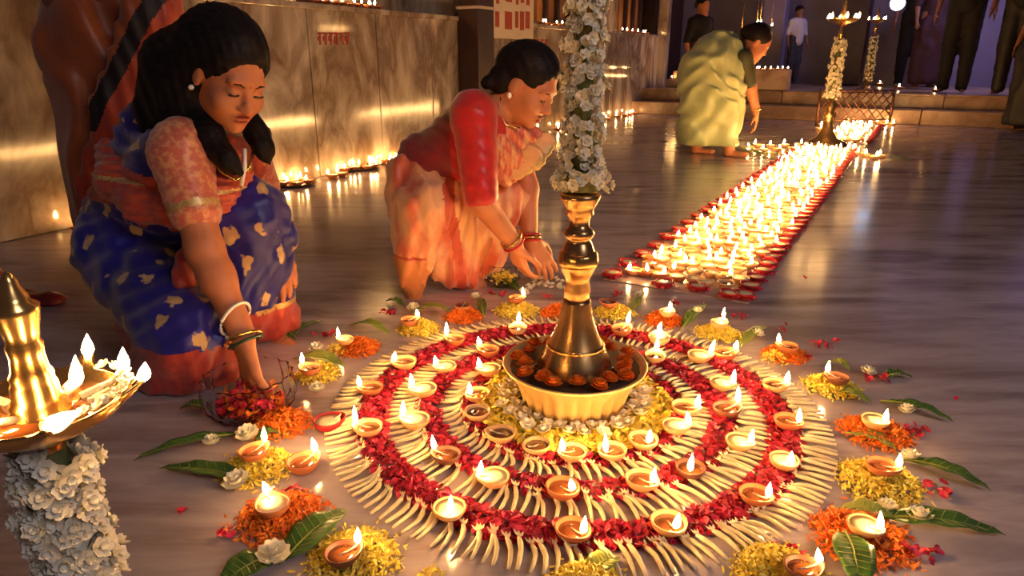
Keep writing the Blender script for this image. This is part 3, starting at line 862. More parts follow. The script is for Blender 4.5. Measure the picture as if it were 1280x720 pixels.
# a cord of cream blossoms laid over the dish rim
for i in range(15):
    a = -.75 + i * .14; r = r_d * (.97 + .05 * (i % 2))
    o = obj('rim_blossom', BLOS[i % 3], fl, (r * math.cos(a), r * math.sin(a), zd + .021), (random.uniform(-.5, .5), random.uniform(-.5, .5), a), .75)
garland(fl, None, .12, zd - .036, .034, .029, 250, 1.2, seed=9)
garland(fl, None, .12, zd - .036, .024, .021, 220, 1.2, True, seed=10)
MB().lathe([(.012, .04), (.012, zd - .02)], 16).build('pole', BRASS_DK, fl)
MB().lathe([(.10, 0), (.10, .012), (.075, .022), (.045, .03), (.02, .045), (.012, .06)], 40).build('foot', BRASS_DK, fl)

# ---- the far lamps
def far_lamp(base, s, label, gz0, gz1, flames=6, seed=2):
    t = thing('brass_lamp', label, 'lamp', base); t.scale = (s, s, s)
    MB().lathe([(.17, 0), (.175, .03), (.15, .05), (.08, .08), (.05, .14), (.035, .2), (.03, .24), (.05, .26), (.03, .29), (.045, .33), (.028, .37), (.02, .40)], 32).build('foot', BRASS_DK, t)
    MB().lathe([(.016, .38), (.016, .88), (.03, .90), (.014, .93), (.014, .98)], 14).build('pole', BRASS, t)
    lamp_dish(t, 1.0, .115, 5)
    MB().lathe([(.035, 1.0), (.02, 1.03), (.026, 1.06), (.016, 1.09), (.022, 1.12), (0, 1.2)], 20).build('finial', BRASS, t)
    for i in range(flames):
        a = 2 * math.pi * i / flames + .3; r = .115
        obj('flame', flame_big(.045, .011, 7) if i == 0 else bpy.data.meshes['lamp_flame_far'], t, (r * math.cos(a), r * math.sin(a), 1.018))
    garland(t, None, gz0, gz1, .05, .042, 150, 1.9, joined=True, seed=seed)
    return t
fm = flame_big(.045, .011, 7); fm.name = 'lamp_flame_far'
far_lamp(at(1031, 184), .97, 'brass lamp with lit dish and white garland at the far end of the lamp band', .40, .86)
p2 = R(9.6, .06, .313); q = P(1083, 112, p2.y); p2 = Vector((q[0], p2.y, .313))
far_lamp(p2, .78, 'smaller brass lamp with lit dish standing on the stone platform', .15, .8, 5, 3)

# ---- lattice barrier in front of the platform
LAT = pm('barrier_metal', (.20, .09, .05), (.14, .06, .04), 20, .4, .6)
bl, br = at(1020, 157), at(1113, 155)
bt = thing('lattice_barrier', 'low dark folding lattice barrier standing before the stone platform', 'barrier', bl)
dv = br - bl; Lb = dv.length; bt.rotation_euler = (0, 0, math.atan2(dv.y, dv.x)); hb = .36
for x in (0, Lb * .98):
    MB().tube([(x, 0, 0), (x, 0, hb + .03)], .014, 8).build('post', LAT, bt)
for z in (.05, hb):
    MB().tube([(0, 0, z), (Lb * .98, 0, z)], .010, 8).build('rail', LAT, bt)
nx = 9
for i in range(-3, nx):
    for sg in (1, -1):
        x0, x1 = i * Lb / nx, (i + 3) * Lb / nx; z0, z1 = (.05, hb) if sg > 0 else (hb, .05)
        a_ = (max(0, -x0)) / (x1 - x0); b_ = 1 - max(0, x1 - Lb * .98) / (x1 - x0)
        if b_ - a_ < .05: continue
        q = lambda t: (x0 + (x1 - x0) * t, .012 * sg, z0 + (z1 - z0) * t)
        MB().tube([q(a_), q(b_)], .007, 5).build('lattice_bar', LAT, bt)

# ---- lamps along the wall: trays of diyas on the floor, diyas on the ledge, plinth at the far end
TRAY = pm('tray_metal', (.16, .06, .035), (.10, .04, .025), 20, .4, .5)
def tray(px, py, hw, n, place):
    p = at(px, py)
    r = hw / (F_PX / (p.y * CT + CAM_H * ST))
    t = tag(MB().lathe([(r * .8, .001), (r * .95, .008), (r, .016), (r * .96, .015), (r * .85, .007), (0.0001, .006)], 28).build('tray', TRAY, None, p), 'dark round metal tray of small diyas at the wall foot, %s' % place, 'tray')
    for i in range(n):
        a = 2 * math.pi * i / max(1, n - 1); rr = 0 if i == n - 1 else r * .66
        q = Vector((p.x + rr * math.cos(a), p.y + rr * math.sin(a), .0075))
        diya(q, random.uniform(0, 6), 'terra', 'wax', random.random() < .8, min(1.0, r * .42 / .031), 'tiny diya on a dark tray at the wall foot, %s' % place, 'diyas on the tray %s' % place, wick=False)
tray(368, 231, 27, 7, 'by the blue sari')
tray(428, 214, 20, 7, 'between the two kneeling women')
tray(452, 211, 24, 8, 'second from the red sari')
tray(488, 204, 15, 6, 'half behind the red sari')
tray(702, 160, 13, 6, 'beside the jasmine pole')
WALLROW = [(400, 216), (412, 214), (474, 205), (686, 162), (763, 148), (771, 147), (778, 146), (784, 146), (790, 144), (796, 143), (802, 143), (808, 141), (814, 140), (820, 139), (827, 137), (832, 136), (726, 157), (740, 153), (750, 151), (88, 283), (84, 286)]
for x, y in WALLROW:
    s_, z_ = wall_px(x, y); p = W(s_, 0, .10)
    diya(p, random.uniform(0, 6), 'terra', 'wax', 1, 1.15, 'small diya burning in the row along the foot of the marble wall', 'diyas along the wall foot', wick=False)
for x in (378, 388, 399, 410, 421, 430, 440, 449, 458, 466, 472, 676, 685, 694, 700, 780, 787, 794, 800, 805, 810):
    s_, z_ = wall_px(x, 20, -.06)
    diya(W(s_, LEDGE, -.06), random.uniform(0, 6), 'terra', 'wax', 1, 1.05, 'small diya burning on the ledge along the top of the marble wall', 'diyas on the wall ledge', wick=False)
pb = at(845, 141)
pln = thing('stepped_plinth', 'small stepped stone plinth with rows of diyas at the wall end', 'plinth', pb, -A)
for i, (h0, h1, dd, w) in enumerate([(0, .24, 0, .5), (.24, .42, .18, .45), (.42, .53, .32, .36)]):
    MB().box((0, .3 + dd / 2, (h0 + h1) / 2), (w, .6 - dd, h1 - h0), 0, .01).build('tier', PLATM, pln, smooth=False)
for zt, yy, n, w in ((.24, .07, 6, .42), (.42, .24, 5, .36), (.53, .36, 3, .2)):
    for i in range(n):
        q = pln.location + Matrix.Rotation(-A, 3, 'Z') @ Vector((-w / 2 + w * i / (n - 1), yy + .03, zt))
        diya(q, random.uniform(0, 6), 'terra', 'wax', 1, 1.0, 'tiny diya burning on the stepped plinth at the wall end', 'diyas on the stepped plinth', wick=False)
# single lamps on the platform
for x, y, z in ((1099, 104, .34), (1126, 109, .32), (1169, 112, .32), (1242, 92, .45), (1275, 91, .45)):
    p = at(x, y + 3, .313) if y > 100 else R(10.4, 0, .313)
    if y < 100: p = R(10.4, (x - 640) / F_PX * 2.0 + 1.75 + (x - 1242) * .012, .313)
    diya(p, random.uniform(0, 6), 'terra', 'wax', 1, 1.3, 'single small diya burning on the stone platform', 'single diyas on the platform', wick=False)
# a low stone bench with a line of flames behind the bending woman
pq = P(954, 96, R(10.6, .5).y); bx = Vector((pq[0], pq[1], .313))
bench = tag(MB().box((0, 0, .13), (.62, .3, .24), 0, .01).build('stone_bench', PLATM, None, bx, smooth=False, rot=(0, 0, -A)), 'low stone bench on the platform behind the bending woman', 'bench')
for i in range(10):
    q = bx + Matrix.Rotation(-A, 3, 'Z') @ Vector((-.27 + i * .06, -.05, .24))
    diya(q, random.uniform(0, 6), 'terra', 'wax', 1, .9, 'small diya burning in the row on the low stone bench', 'diyas on the stone bench', wick=False)
for x, y in ((928, 38), (947, 28), (951, 28), (965, 32)):
    q = P(x, y, R(11.5, -.3).y)
    t = thing('hanging_lamp', 'tiny flame lamp hanging by a chain in the dark behind the platform', 'lamp', q, 0, 'hanging lamps behind the platform')
    MB().lathe([(.004, -.03), (.03, -.02), (.04, 0), (.036, 0), (0, -.012)], 12).build('bowl', BRASS_DK, t)
    MB().tube([(0, .03, 0), (0, .03, 1.6)], .003, 4).build('chain', BRASS_DK, t)
    obj('flame', bpy.data.meshes['lamp_flame_far'], t, (0, 0, -.01))
# round white lamp high at the back
q = P(1122, 4, R(11.3, 1.5).y)
gl = thing('globe_light', 'round white electric lamp glowing on a bracket behind the platform', 'lamp', q)
MB().ell((0, 0, 0), (.085, .085, .085)).build('globe', emis('cool_lamp', (.62, .75, 1.0), 3.0), gl)
MB().tube([(0, 0, .08), (0, .2, .2), (0, .4, .2)], .012, 6).build('bracket', DARKW, gl)

# ================================================================== glass bowls of petals
def glass_bowl(p, r, h, label):
    t = thing('glass_bowl', label, 'bowl', p)
    def rf(a, rr, z): return (1 + .035 * math.cos(16 * a) * (z > .01 * h), 0)
    MB().lathe([(r * .62, 0), (r * .8, h * .06), (r * .98, h * .35), (r, h * .6), (r * .93, h * .92), (r * .96, h), (r * .91, h), (r * .885, h * .9), (r * .95, h * .58), (r * .93, h * .36), (r * .74, h * .1), (0.0001, h * .09)], 96, rf=rf).build('glass', GLASS, t)
    return t
def petals_in(p, r, h, n, mat, label):
    rr = r * .78 * np.sqrt(rng.random(n)); a = rng.uniform(0, 6.28, n)
    me = scatter_mesh('bowl_petals', PETAL_V, PETAL_F, np.stack([rr * np.cos(a), rr * np.sin(a), h * (.14 + .42 * rng.random(n))], 1), rot_rand(n, .7), rng.uniform(.012, .02, n), mat)
    tag(obj('bowl_petals', me, None, p), label, 'petals', kind='stuff')
GB1 = at(314, 508, .012); GB1.z = .0
glass_bowl(GB1, .092, .085, 'fluted clear glass bowl of petals under the hand of the woman in blue')
petals_in(GB1, .09, .085, 170, ROSE, 'red rose petals inside the large glass bowl')
petals_in(GB1, .085, .075, 90, MARI, 'orange marigold petals inside the large glass bowl')
GB2 = at(628, 352, .01); GB2.z = 0
glass_bowl(GB2, .06, .075, 'clear glass bowl of petals beside the hand of the woman in red')
petals_in(GB2, .058, .07, 90, MARI_Y, 'yellow and white petals inside the smaller glass bowl')
for i in range(26):
    p = at(685 + random.uniform(-26, 24), 358 + random.uniform(-7, 7))
    p.z = .006 + .012 * random.random()
    tag(obj('jasmine_blossom', BLOS[i % 3], None, p, (random.uniform(-.6, .6), random.uniform(-.6, .6), random.uniform(0, 6)), 1.1), 'white jasmine blossom in the pile under the hands of the woman in red', 'flower', 'jasmine pile by the woman in red')

# ================================================================== people: smooth-union distance fields meshed with surface nets
def nrm(v):
    v = np.asarray(v, float); return v / (np.linalg.norm(v) + 1e-12)
class Sdf:
    def __init__(s): s.p = []
    def cone(s, a, b, ra, rb, k=.02, op=1, flat=None):
        s.p.append(('c', np.asarray(a, float), np.asarray(b, float), ra, rb, k, op, flat)); return s
    def chain(s, pts, rad, k=.02, flat=None):
        for i in range(len(pts) - 1): s.cone(pts[i], pts[i + 1], rad[i], rad[i + 1], k, 1, flat)
        return s
    def ell(s, c, r, M=None, k=.02, op=1):
        s.p.append(('e', np.asarray(c, float), np.asarray(r, float), np.eye(3) if M is None else M, k, op)); return s
    def one(s, q, X, Y, Z):
        if q[0] == 'c':
            _, a, b, ra, rb, k, op, flat = q
            ab = b - a; L2 = max(float(ab @ ab), 1e-12)
            px, py, pz = X - a[0], Y - a[1], Z - a[2]
            t = np.clip((px * ab[0] + py * ab[1] + pz * ab[2]) / L2, 0, 1)
            dx, dy, dz = px - ab[0] * t, py - ab[1] * t, pz - ab[2] * t
            if flat is not None:      # squash along a direction: (unit vector, factor<1 = thinner)
                w, fct = flat
                e = dx * w[0] + dy * w[1] + dz * w[2]
                g = e * (1 / fct - 1)
                dx, dy, dz = dx + g * w[0], dy + g * w[1], dz + g * w[2]
                d = (np.sqrt(dx * dx + dy * dy + dz * dz) - (ra + (rb - ra) * t)) * (fct * .5 + .5)
                return d, k, op
            return np.sqrt(dx * dx + dy * dy + dz * dz) - (ra + (rb - ra) * t), k, op
        _, c, r, M, k, op = q
        d = [X - c[0], Y - c[1], Z - c[2]]
        l = [M[0, i] * d[0] + M[1, i] * d[1] + M[2, i] * d[2] for i in range(3)]
        k0 = np.sqrt(sum((l[i] / r[i]) ** 2 for i in range(3))); k1 = np.sqrt(sum((l[i] / r[i] ** 2) ** 2 for i in range(3)))
        return k0 * (k0 - 1) / (k1 + 1e-9), k, op
    @staticmethod
    def mix(D, d, k, op):
        if op > 0:
            h = np.clip(.5 + .5 * (D - d) / k, 0, 1)
            return D + (d - D) * h - k * h * (1 - h)
        h = np.clip(.5 - .5 * (D + d) / k, 0, 1)
        return D + (-d - D) * h + k * h * (1 - h)
    def ev(s, pts):
        pts = np.asarray(pts, float).reshape(-1, 3)
        D = np.full(len(pts), .5)
        for q in s.p:
            D = s.mix(D, *s.one(q, pts[:, 0], pts[:, 1], pts[:, 2]))
        return D
    def bounds(s):
        lo, hi = np.full(3, 9.), np.full(3, -9.)
        for q in s.p:
            if q[0] == 'c':
                r = max(q[3], q[4])
                for e in (q[1], q[2]): lo = np.minimum(lo, e - r); hi = np.maximum(hi, e + r)
            else:
                r = max(q[2]); lo = np.minimum(lo, q[1] - r); hi = np.maximum(hi, q[1] + r)
        return lo - .02, hi + .02
    def surf(s, p, d, n=60, step=.002):
        """walk from p along d until inside, return the surface point"""
        ts = np.arange(n) * step
        v = s.ev(p + ts[:, None] * d)
        i = int(np.argmax(v < 0)) if (v < 0).any() else n - 1
        return p + ts[i] * d
    def mesh(s, coarse=.008, fine=(), fs=.003, floor=None, disp=None, smooth=2):
        lo, hi = s.bounds()
        if floor is not None: lo[2] = max(lo[2], floor - .01)
        ax = []
        for i in range(3):
            x = lo[i]; out = [x]
            while x < hi[i]:
                st = coarse
                for a, b in fine:
                    if a[i] - coarse <= x <= b[i]: st = fs
                x += st; out.append(x)
            ax.append(np.array(out))
        xs, ys, zs = ax
        D = np.full((len(xs), len(ys), len(zs)), .08, np.float32)
        for q in s.p:
            if q[0] == 'c':
                r = max(q[3], q[4]); a = np.minimum(q[1], q[2]) - r; b = np.maximum(q[1], q[2]) + r; k = q[5]
            else:
                r = max(q[2]); a = q[1] - r; b = q[1] + r; k = q[4]
            m = k + .03
            sl = [slice(max(0, np.searchsorted(ax[i], a[i] - m) - 1), np.searchsorted(ax[i], b[i] + m) + 1) for i in range(3)]
            X = xs[sl[0]][:, None, None]; Y = ys[sl[1]][None, :, None]; Z = zs[sl[2]][None, None, :]
            d, k, op = s.one(q, X, Y, Z)
            D[sl[0], sl[1], sl[2]] = s.mix(D[sl[0], sl[1], sl[2]], d, k, op)
        if disp is not None:
            D = D + disp(xs[:, None, None], ys[None, :, None], zs[None, None, :]).astype(np.float32)
        if floor is not None:
            D = np.maximum(D, (floor - zs)[None, None, :].astype(np.float32))
        D[[0, -1]] = .05; D[:, [0, -1]] = .05; D[:, :, [0, -1]] = .05
        return nets(D, xs, ys, zs, smooth)
def nets(D, xs, ys, zs, smooth):
    I = D < 0
    c = np.zeros(tuple(n - 1 for n in D.shape), np.int8)
    offs = [(i, j, k) for i in (0, 1) for j in (0, 1) for k in (0, 1)]
    sh = c.shape
    for i, j, k in offs: c += I[i:i + sh[0], j:j + sh[1], k:k + sh[2]]
    act = (c > 0) & (c < 8)
    ii, jj, kk = np.nonzero(act)
    n = len(ii)
    vid = np.full(sh, -1, np.int32); vid[ii, jj, kk] = np.arange(n)
    acc = np.zeros((n, 3)); cnt = np.zeros(n)
    for a in offs:
        for axn in range(3):
            if a[axn]: continue
            b = list(a); b[axn] = 1
            i0, j0, k0 = ii + a[0], jj + a[1], kk + a[2]; i1, j1, k1 = ii + b[0], jj + b[1], kk + b[2]
            d0 = D[i0, j0, k0]; d1 = D[i1, j1, k1]
            m = (d0 < 0) != (d1 < 0)
            t = np.where(m, d0 / np.where(m, d0 - d1, 1), 0)[:, None]
            p0 = np.stack([xs[i0], ys[j0], zs[k0]], 1); p1 = np.stack([xs[i1], ys[j1], zs[k1]], 1)
            acc += np.where(m[:, None], p0 + (p1 - p0) * t, 0); cnt += m
    v = acc / cnt[:, None]
    faces = []
    for axn in range(3):
        sl0 = [slice(1, -1)] * 3; sl1 = [slice(1, -1)] * 3
        sl0[axn] = slice(0, -1); sl1[axn] = slice(1, None)
        a, b = I[tuple(sl0)], I[tuple(sl1)]
        for flip, m in ((0, a & ~b), (1, b & ~a)):
            q = np.nonzero(m)
            q = [q[i] + (0 if i == axn else 1) for i in range(3)]
            u, w = [(1, 2), (2, 0), (0, 1)][axn]
            def cell(du, dw):
                r = [q[0].copy(), q[1].copy(), q[2].copy()]; r[u] -= du; r[w] -= dw
                return vid[r[0], r[1], r[2]]
            f = np.stack([cell(1, 1), cell(0, 1), cell(0, 0), cell(1, 0)], 1)
            faces.append(f[:, ::-1] if flip else f)
    f = np.concatenate(faces)
    f = f[(f >= 0).all(1)]
    e = np.concatenate([f[:, [0, 1]], f[:, [1, 2]], f[:, [2, 3]], f[:, [3, 0]]])
    for _ in range(smooth):
        s = np.zeros_like(v); k = np.zeros(n)
        np.add.at(s, e[:, 0], v[e[:, 1]]); np.add.at(k, e[:, 0], 1)
        np.add.at(s, e[:, 1], v[e[:, 0]]); np.add.at(k, e[:, 1], 1)
        v = v * .5 + .5 * s / np.maximum(k, 1)[:, None]
    return v, f
def sobj(name, S, mats, parent, mat_fn=None, **kw):
    v, f = S.mesh(**kw)
    o0 = np.array(parent.location)
    mi = None
    if mat_fn is not None:
        c = v[f].mean(1); mi = mat_fn(c)
    return obj(name, mesh_from(name, v - o0, f, mats, True, mi), parent)
def side(c, a, b):
    """signed distance of points from the upright plane-line a-b, measured across x and z"""
    d = nrm([b[0] - a[0], 0, b[2] - a[2]])
    return (c[:, 0] - a[0]) * d[2] - (c[:, 2] - a[2]) * d[0]

class Head:
    def __init__(s, S, c, f, up, sc_=1.0):
        s.c = np.asarray(c, float); s.f = nrm(f); up = nrm(up)
        s.u = nrm(up - s.f * (up @ s.f)); s.r = np.cross(s.f, s.u); s.k = sc_
        s.M = np.stack([s.r, s.f, s.u], 1)
        q = s.k; e = lambda p, r, k=.012, op=1: S.ell(s.L(*p), np.array(r) * q, s.M, k * q, op)
        e((0, -.012, .036), (.072, .092, .076), .02)
        e((0, .026, -.028), (.059, .062, .082), .025)
        e((0, .034, -.074), (.044, .046, .034), .025)
        e((0, .072, -.098), (.018, .014, .014), .02)
        e((0, .078, .020), (.046, .012, .012), .018)
        for g in (-1, 1):
            e((.036 * g, .060, -.036), (.024, .024, .024), .02)
            e((.030 * g, .098, -.004), (.017, .014, .011), .012, -1)
            e((.030 * g, .0745, -.005), (.0145, .013, .0105), .005)
            e((.011 * g, .094, -.038), (.008, .009, .007), .006)
            e((.071 * g, -.006, -.008), (.009, .020, .031), .008)
        S.cone(s.L(0, .084, .004), s.L(0, .104, -.034), .0075 * q, .0115 * q, .010 * q)
        e((0, .085, -.062), (.021, .010, .0058), .006)
        e((0, .083, -.073), (.018, .010, .0065), .006)
    def L(s, a, b, c): return s.c + s.k * (s.r * a + s.f * b + s.u * c)
    def box(s): return (s.c - .14 * s.k, s.c + .14 * s.k)
    def face(s, S, parent, bindi=True, smile=0.0, eye=None):
        o0 = np.array(parent.location); q = s.k
        for g in (-1, 1):
            p = S.surf(s.L(.030 * g, .13, -.010), -s.f)
            MB().ell(p - s.f * .0015 * q - o0, np.array((.0145, .0035, .0045)) * q, s.M, 12, 8).build('eye', EYE, parent)
            pts = [S.surf(s.L(x * g, .13, z), -s.f) - o0 for x, z in ((.013, .013), (.024, .019), (.036, .018), (.046, .010))]
            MB().tube(pts, [.0018 * q, .0026 * q, .0022 * q, .001 * q], 6).build('eyebrow', HAIR, parent)
        for z, r in ((-.061, (.019, .005, .004)), (-.072, (.016, .005, .005))):
            p = S.surf(s.L(0, .13, z), -s.f)
            MB().ell(p - s.f * .002 * q - o0, np.array(r) * q, s.M, 14, 8).build('lip', LIP, parent)
        if bindi:
            p = S.surf(s.L(0, .13, .016), -s.f)
            MB().ell(p - o0, np.array((.0035, .0015, .0035)) * q, s.M, 8, 6).build('bindi', RED_PAINT, parent)

def hand(S, wrist, d, n, side, curl=.35, thumb=.5, k=1.0, spread=.0):
    """palm and five fingers; d wrist-to-fingers, n palm-facing normal, side towards the thumb"""
    d = nrm(d); n = nrm(n - d * (np.asarray(n) @ d)); side = nrm(np.cross(d, n)) * np.sign(np.dot(np.cross(d, n), side) + 1e-9)
    w = np.asarray(wrist, float)
    tips = []
    for i, (o, kl, L) in enumerate([(.026, .084, .072), (.009, .088, .080), (-.008, .084, .074), (-.024, .076, .058)]):
        a = w + side * o * .45 * k + d * .01 * k; b = w + side * o * k + d * kl * k
        S.cone(a, b, .0135 * k, .0105 * k, .010 * k)
        p = b; ang = .12 * (i - 1.2) * spread; dr = nrm(d + side * -ang)
        for j, fr in enumerate((.45, .31, .24)):
            ca, sa_ = math.cos(curl * (j + .6)), math.sin(curl * (j + .6))
            q = p + (dr * ca + n * sa_) * L * fr * k
            S.cone(p, q, (.0088 - .0009 * j) * k, (.0080 - .0010 * j) * k, .004 * k)
            p = q
        tips.append(p)
    a = w + side * .018 * k + d * .022 * k
    b = a + nrm(d * .75 + side * .75 + n * thumb) * .042 * k; c = b + nrm(d * 1.0 + side * .25 + n * thumb) * .032 * k
    e = c + nrm(d * 1.0 + side * 0 + n * thumb) * .022 * k
    S.cone(a, b, .0135 * k, .0105 * k, .010 * k).cone(b, c, .0100 * k, .0088 * k, .005 * k).cone(c, e, .0088 * k, .0068 * k, .004 * k)
    return tips
def ring_part(name, c, axis, r, w, mat, parent, squash=1.0):
    axis = nrm(axis); h = np.array([0, 0, 1.]) if abs(axis[2]) < .9 else np.array([1., 0, 0])
    x = nrm(np.cross(axis, h)); y = np.cross(axis, x); o0 = np.array(parent.location)
    return MB().tube([c - o0 + r * (x * math.cos(t) + y * squash * math.sin(t)) for t in np.arange(28) * 2 * math.pi / 28], w, 6, True).build(name, mat, parent)

def cap(H, h):
    """hair hugging the skull, open over face and ears, with a centre parting"""
    q = h.k
    H.ell(h.L(0, -.018, .044), np.array((.083, .102, .086)) * q, h.M, .02)
    H.ell(h.L(0, .098, -.018), np.array((.070, .062, .086)) * q, h.M, .014, -1)
    for g in (-1, 1): H.ell(h.L(.085 * g, .006, -.024), np.array((.030, .030, .040)) * q, h.M, .012, -1)
    H.cone(h.L(0, .07, .122), h.L(0, -.02, .142), .006, .005, .010, -1)
# ---- cloth materials
def sari_print(name, ground, ground2, motif, scale, size, rough=.38, rot=0.0):
    m = pm(name, ground, ground2, 6, rough, sheen=.25, bump=.12, bscale=260)
    nt = m.node_tree; b = nt.nodes['Principled BSDF']
    src = b.inputs['Base Color'].links[0].from_socket
    tc = [x for x in nt.nodes if x.type == 'TEX_COORD'][0]
    mp = nt.nodes.new('ShaderNodeMapping'); mp.inputs['Scale'].default_value = (1, 1, .72); mp.inputs['Rotation'].default_value = (0, .25, rot)
    nt.links.new(tc.outputs['Object'], mp.inputs[0])
    vo = nt.nodes.new('ShaderNodeTexVoronoi'); vo.inputs['Scale'].default_value = scale; vo.inputs['Randomness'].default_value = .35
    wn = nt.nodes.new('ShaderNodeTexNoise'); wn.inputs['Scale'].default_value = 45
    wa_ = nt.nodes.new('ShaderNodeMixRGB'); wa_.blend_type = 'ADD'; wa_.inputs[0].default_value = .035
    nt.links.new(mp.outputs[0], wn.inputs['Vector']); nt.links.new(mp.outputs[0], wa_.inputs[1]); nt.links.new(wn.outputs[1], wa_.inputs[2])
    nt.links.new(wa_.outputs[0], vo.inputs['Vector'])
    r = nt.nodes.new('ShaderNodeValToRGB'); r.color_ramp.elements[0].position = size; r.color_ramp.elements[1].position = size + .05
    r.color_ramp.elements[0].color = (1, 1, 1, 1); r.color_ramp.elements[1].color = (0, 0, 0, 1)
    nt.links.new(vo.outputs['Distance'], r.inputs[0])
    mx = nt.nodes.new('ShaderNodeMixRGB')
    nt.links.new(r.outputs[0], mx.inputs[0]); nt.links.new(src, mx.inputs[1]); mx.inputs[2].default_value = (*motif, 1)
    nt.links.new(mx.outputs[0], b.inputs['Base Color'])
    return m
BLUE = sari_print('blue_sari', (.009, .007, .15), (.014, .011, .25), (.56, .36, .16), 16.5, .245)
REDB = pm('red_border', (.42, .05, .035), (.30, .03, .03), 90, .4, sheen=.2, bump=.15, stretch=(1, 1, .4))
GOLDT = pm('gold_thread', (.72, .50, .20), (.50, .32, .12), 160, .35, .4)
ORPAL = pm('orange_drape', (.52, .08, .03), (.36, .04, .03), 50, .4, sheen=.2, bump=.15)
BROC = pm('brocade', (.50, .12, .08), (.66, .30, .14), 70, .4, sheen=.3, bump=.2, lo=.45, hi=.6)
CRIM = pm('crimson_silk', (.55, .012, .012), (.42, .008, .012), 30, .38, sheen=.4)
PEACH = pm('peach_silk', (.84, .46, .24), (.62, .12, .06), 13, .36, sheen=.35, bump=.15, bscale=200, lo=.42, hi=.62, stretch=(1.2, 1.2, .55))
PEACH2 = pm('gold_peach_drape', (.76, .38, .17), (.56, .09, .05), 55, .36, sheen=.35, lo=.4, hi=.6, stretch=(2.0, 1, .5))
PALEG = pm('pale_green_silk', (.42, .46, .22), (.34, .40, .20), 5, .4, sheen=.3)
DKGREEN = pm('dark_blouse', (.05, .06, .025), (.04, .04, .02), 20, .6)

def folds(amp, dirs):
    """pleats: sums of sines along given directions"""
    def fn(X, Y, Z):
        d = 0
        for (w, ph, a, b) in dirs:
            t = X * w[0] + Y * w[1] + Z * w[2]
            d = d + a * amp * np.sin(t + ph + 2.2 * b * np.sin(X * 9 + Y * 7 + 1.3 * np.sin(Z * 14)) + 1.8 * b * np.sin(Z * 11 + Y * 5 + np.sin(X * 17)))
        return d
    return fn

# ------------------------------------------------------------------ woman in the blue sari
wa = thing('person', 'woman in a gold printed blue sari kneeling with her hand in a glass bowl', 'person', at(235, 440))
S = Sdf()
hc = P(287, 92, 1.545)
hd = Head(S, hc, (.66, -.60, -.48), (.30, -.12, .95), .93)
neck0 = P(236, 172, 1.60); pel = P(184, 305, 1.73)
rs, ls = P(226, 192, 1.50), P(306, 196, 1.70)
re, rw = P(256, 312, 1.42), P(304, 420, 1.355)
le, lw = P(338, 262, 1.80), P(345, 300, 1.66)
S.cone(neck0, hd.L(0, -.025, -.05), .048, .046, .03)
chest = P(232, 215, 1.62)
S.cone(pel, chest, .085, .100, .05).cone(rs, ls, .050, .050, .05)
S.chain([rs, re, rw], [.046, .038, .026], .02).cone(re + .3 * (rw - re), re + .34 * (rw - re), .038, .037, .02)
S.chain([ls, le, lw], [.045, .037, .026], .02)
htips = hand(S, rw, P(320, 500, 1.30) - rw, (.55, .35, -.35), (-.6, -.5, 0), .30, .4, 1.10, 1.0)
hand(S, lw, P(356, 345, 1.60) - lw, (-.3, .5, -.5), (-.3, -.5, 0), .45, .4)
rk, lk, la = P(243, 428, 1.40), P(312, 268, 1.60), P(336, 392, 1.70)
S.chain([pel + [.0, -.06, 0], rk], [.075, .055], .03).chain([pel + [.02, .06, 0], lk, la], [.08, .055, .036], .03)
S.chain([rk, P(205, 435, 1.70)], [.050, .035], .02)
S.chain([la, la + [.0, -.02, -.05], la + [.09, -.08, -.075]], [.034, .03, .02], .02)
hb = [(np.minimum(rw, htips[1]) - .04, np.maximum(rw, htips[1]) + .05), hd.box(), (lw - [.05, .08, .12], lw + [.08, .05, .05])]
sobj('body', S, SKIN, wa, fine=hb, fs=.0032, coarse=.009)
hd.face(S, wa)
# skirt
K = Sdf()
K.ell(P(178, 296, 1.72), (.135, .165, .145), None, .05)
K.cone(pel + [-.01, -.08, -.02], rk + [-.02, 0, .03], .112, .085, .05).cone(pel + [.02, .08, 0], lk, .12, .082, .05)
K.cone(lk, P(322, 330, 1.62), .080, .080, .04).cone(P(322, 330, 1.62), P(336, 402, 1.70), .076, .082, .04)
K.cone(lk + [-.03, 0, -.03], P(285, 380, 1.58), .078, .085, .05)
K.cone(rk + [-.02, .02, 0], P(232, 470, 1.43), .095, .10, .04).cone(rk, P(216, 460, 1.48), .09, .10, .04)
K.cone(P(205, 395, 1.64), P(222, 452, 1.52), .11, .11, .05).cone(P(262, 440, 1.42), P(262, 468, 1.42), .05, .065, .04)
def blue_m(c):
    mi = np.zeros(len(c), int)
    zb = np.where(c[:, 0] > -.66, .112, .118)
    mi[c[:, 2] < zb] = 1
    mi[(c[:, 2] < zb + .006) & (c[:, 2] > zb - .008) & (c[:, 0] > -.62)] = 2
    return mi
sobj('sari_skirt', K, [BLUE, REDB, GOLDT], wa, blue_m, coarse=.0075, floor=.002,
     disp=folds(.0045, [((70, 40, -38), 0, 1.0, 1.2), ((-30, 60, 90), 1, .6, 1.0), ((150, 90, 20), 0, .35, 1.0)]))
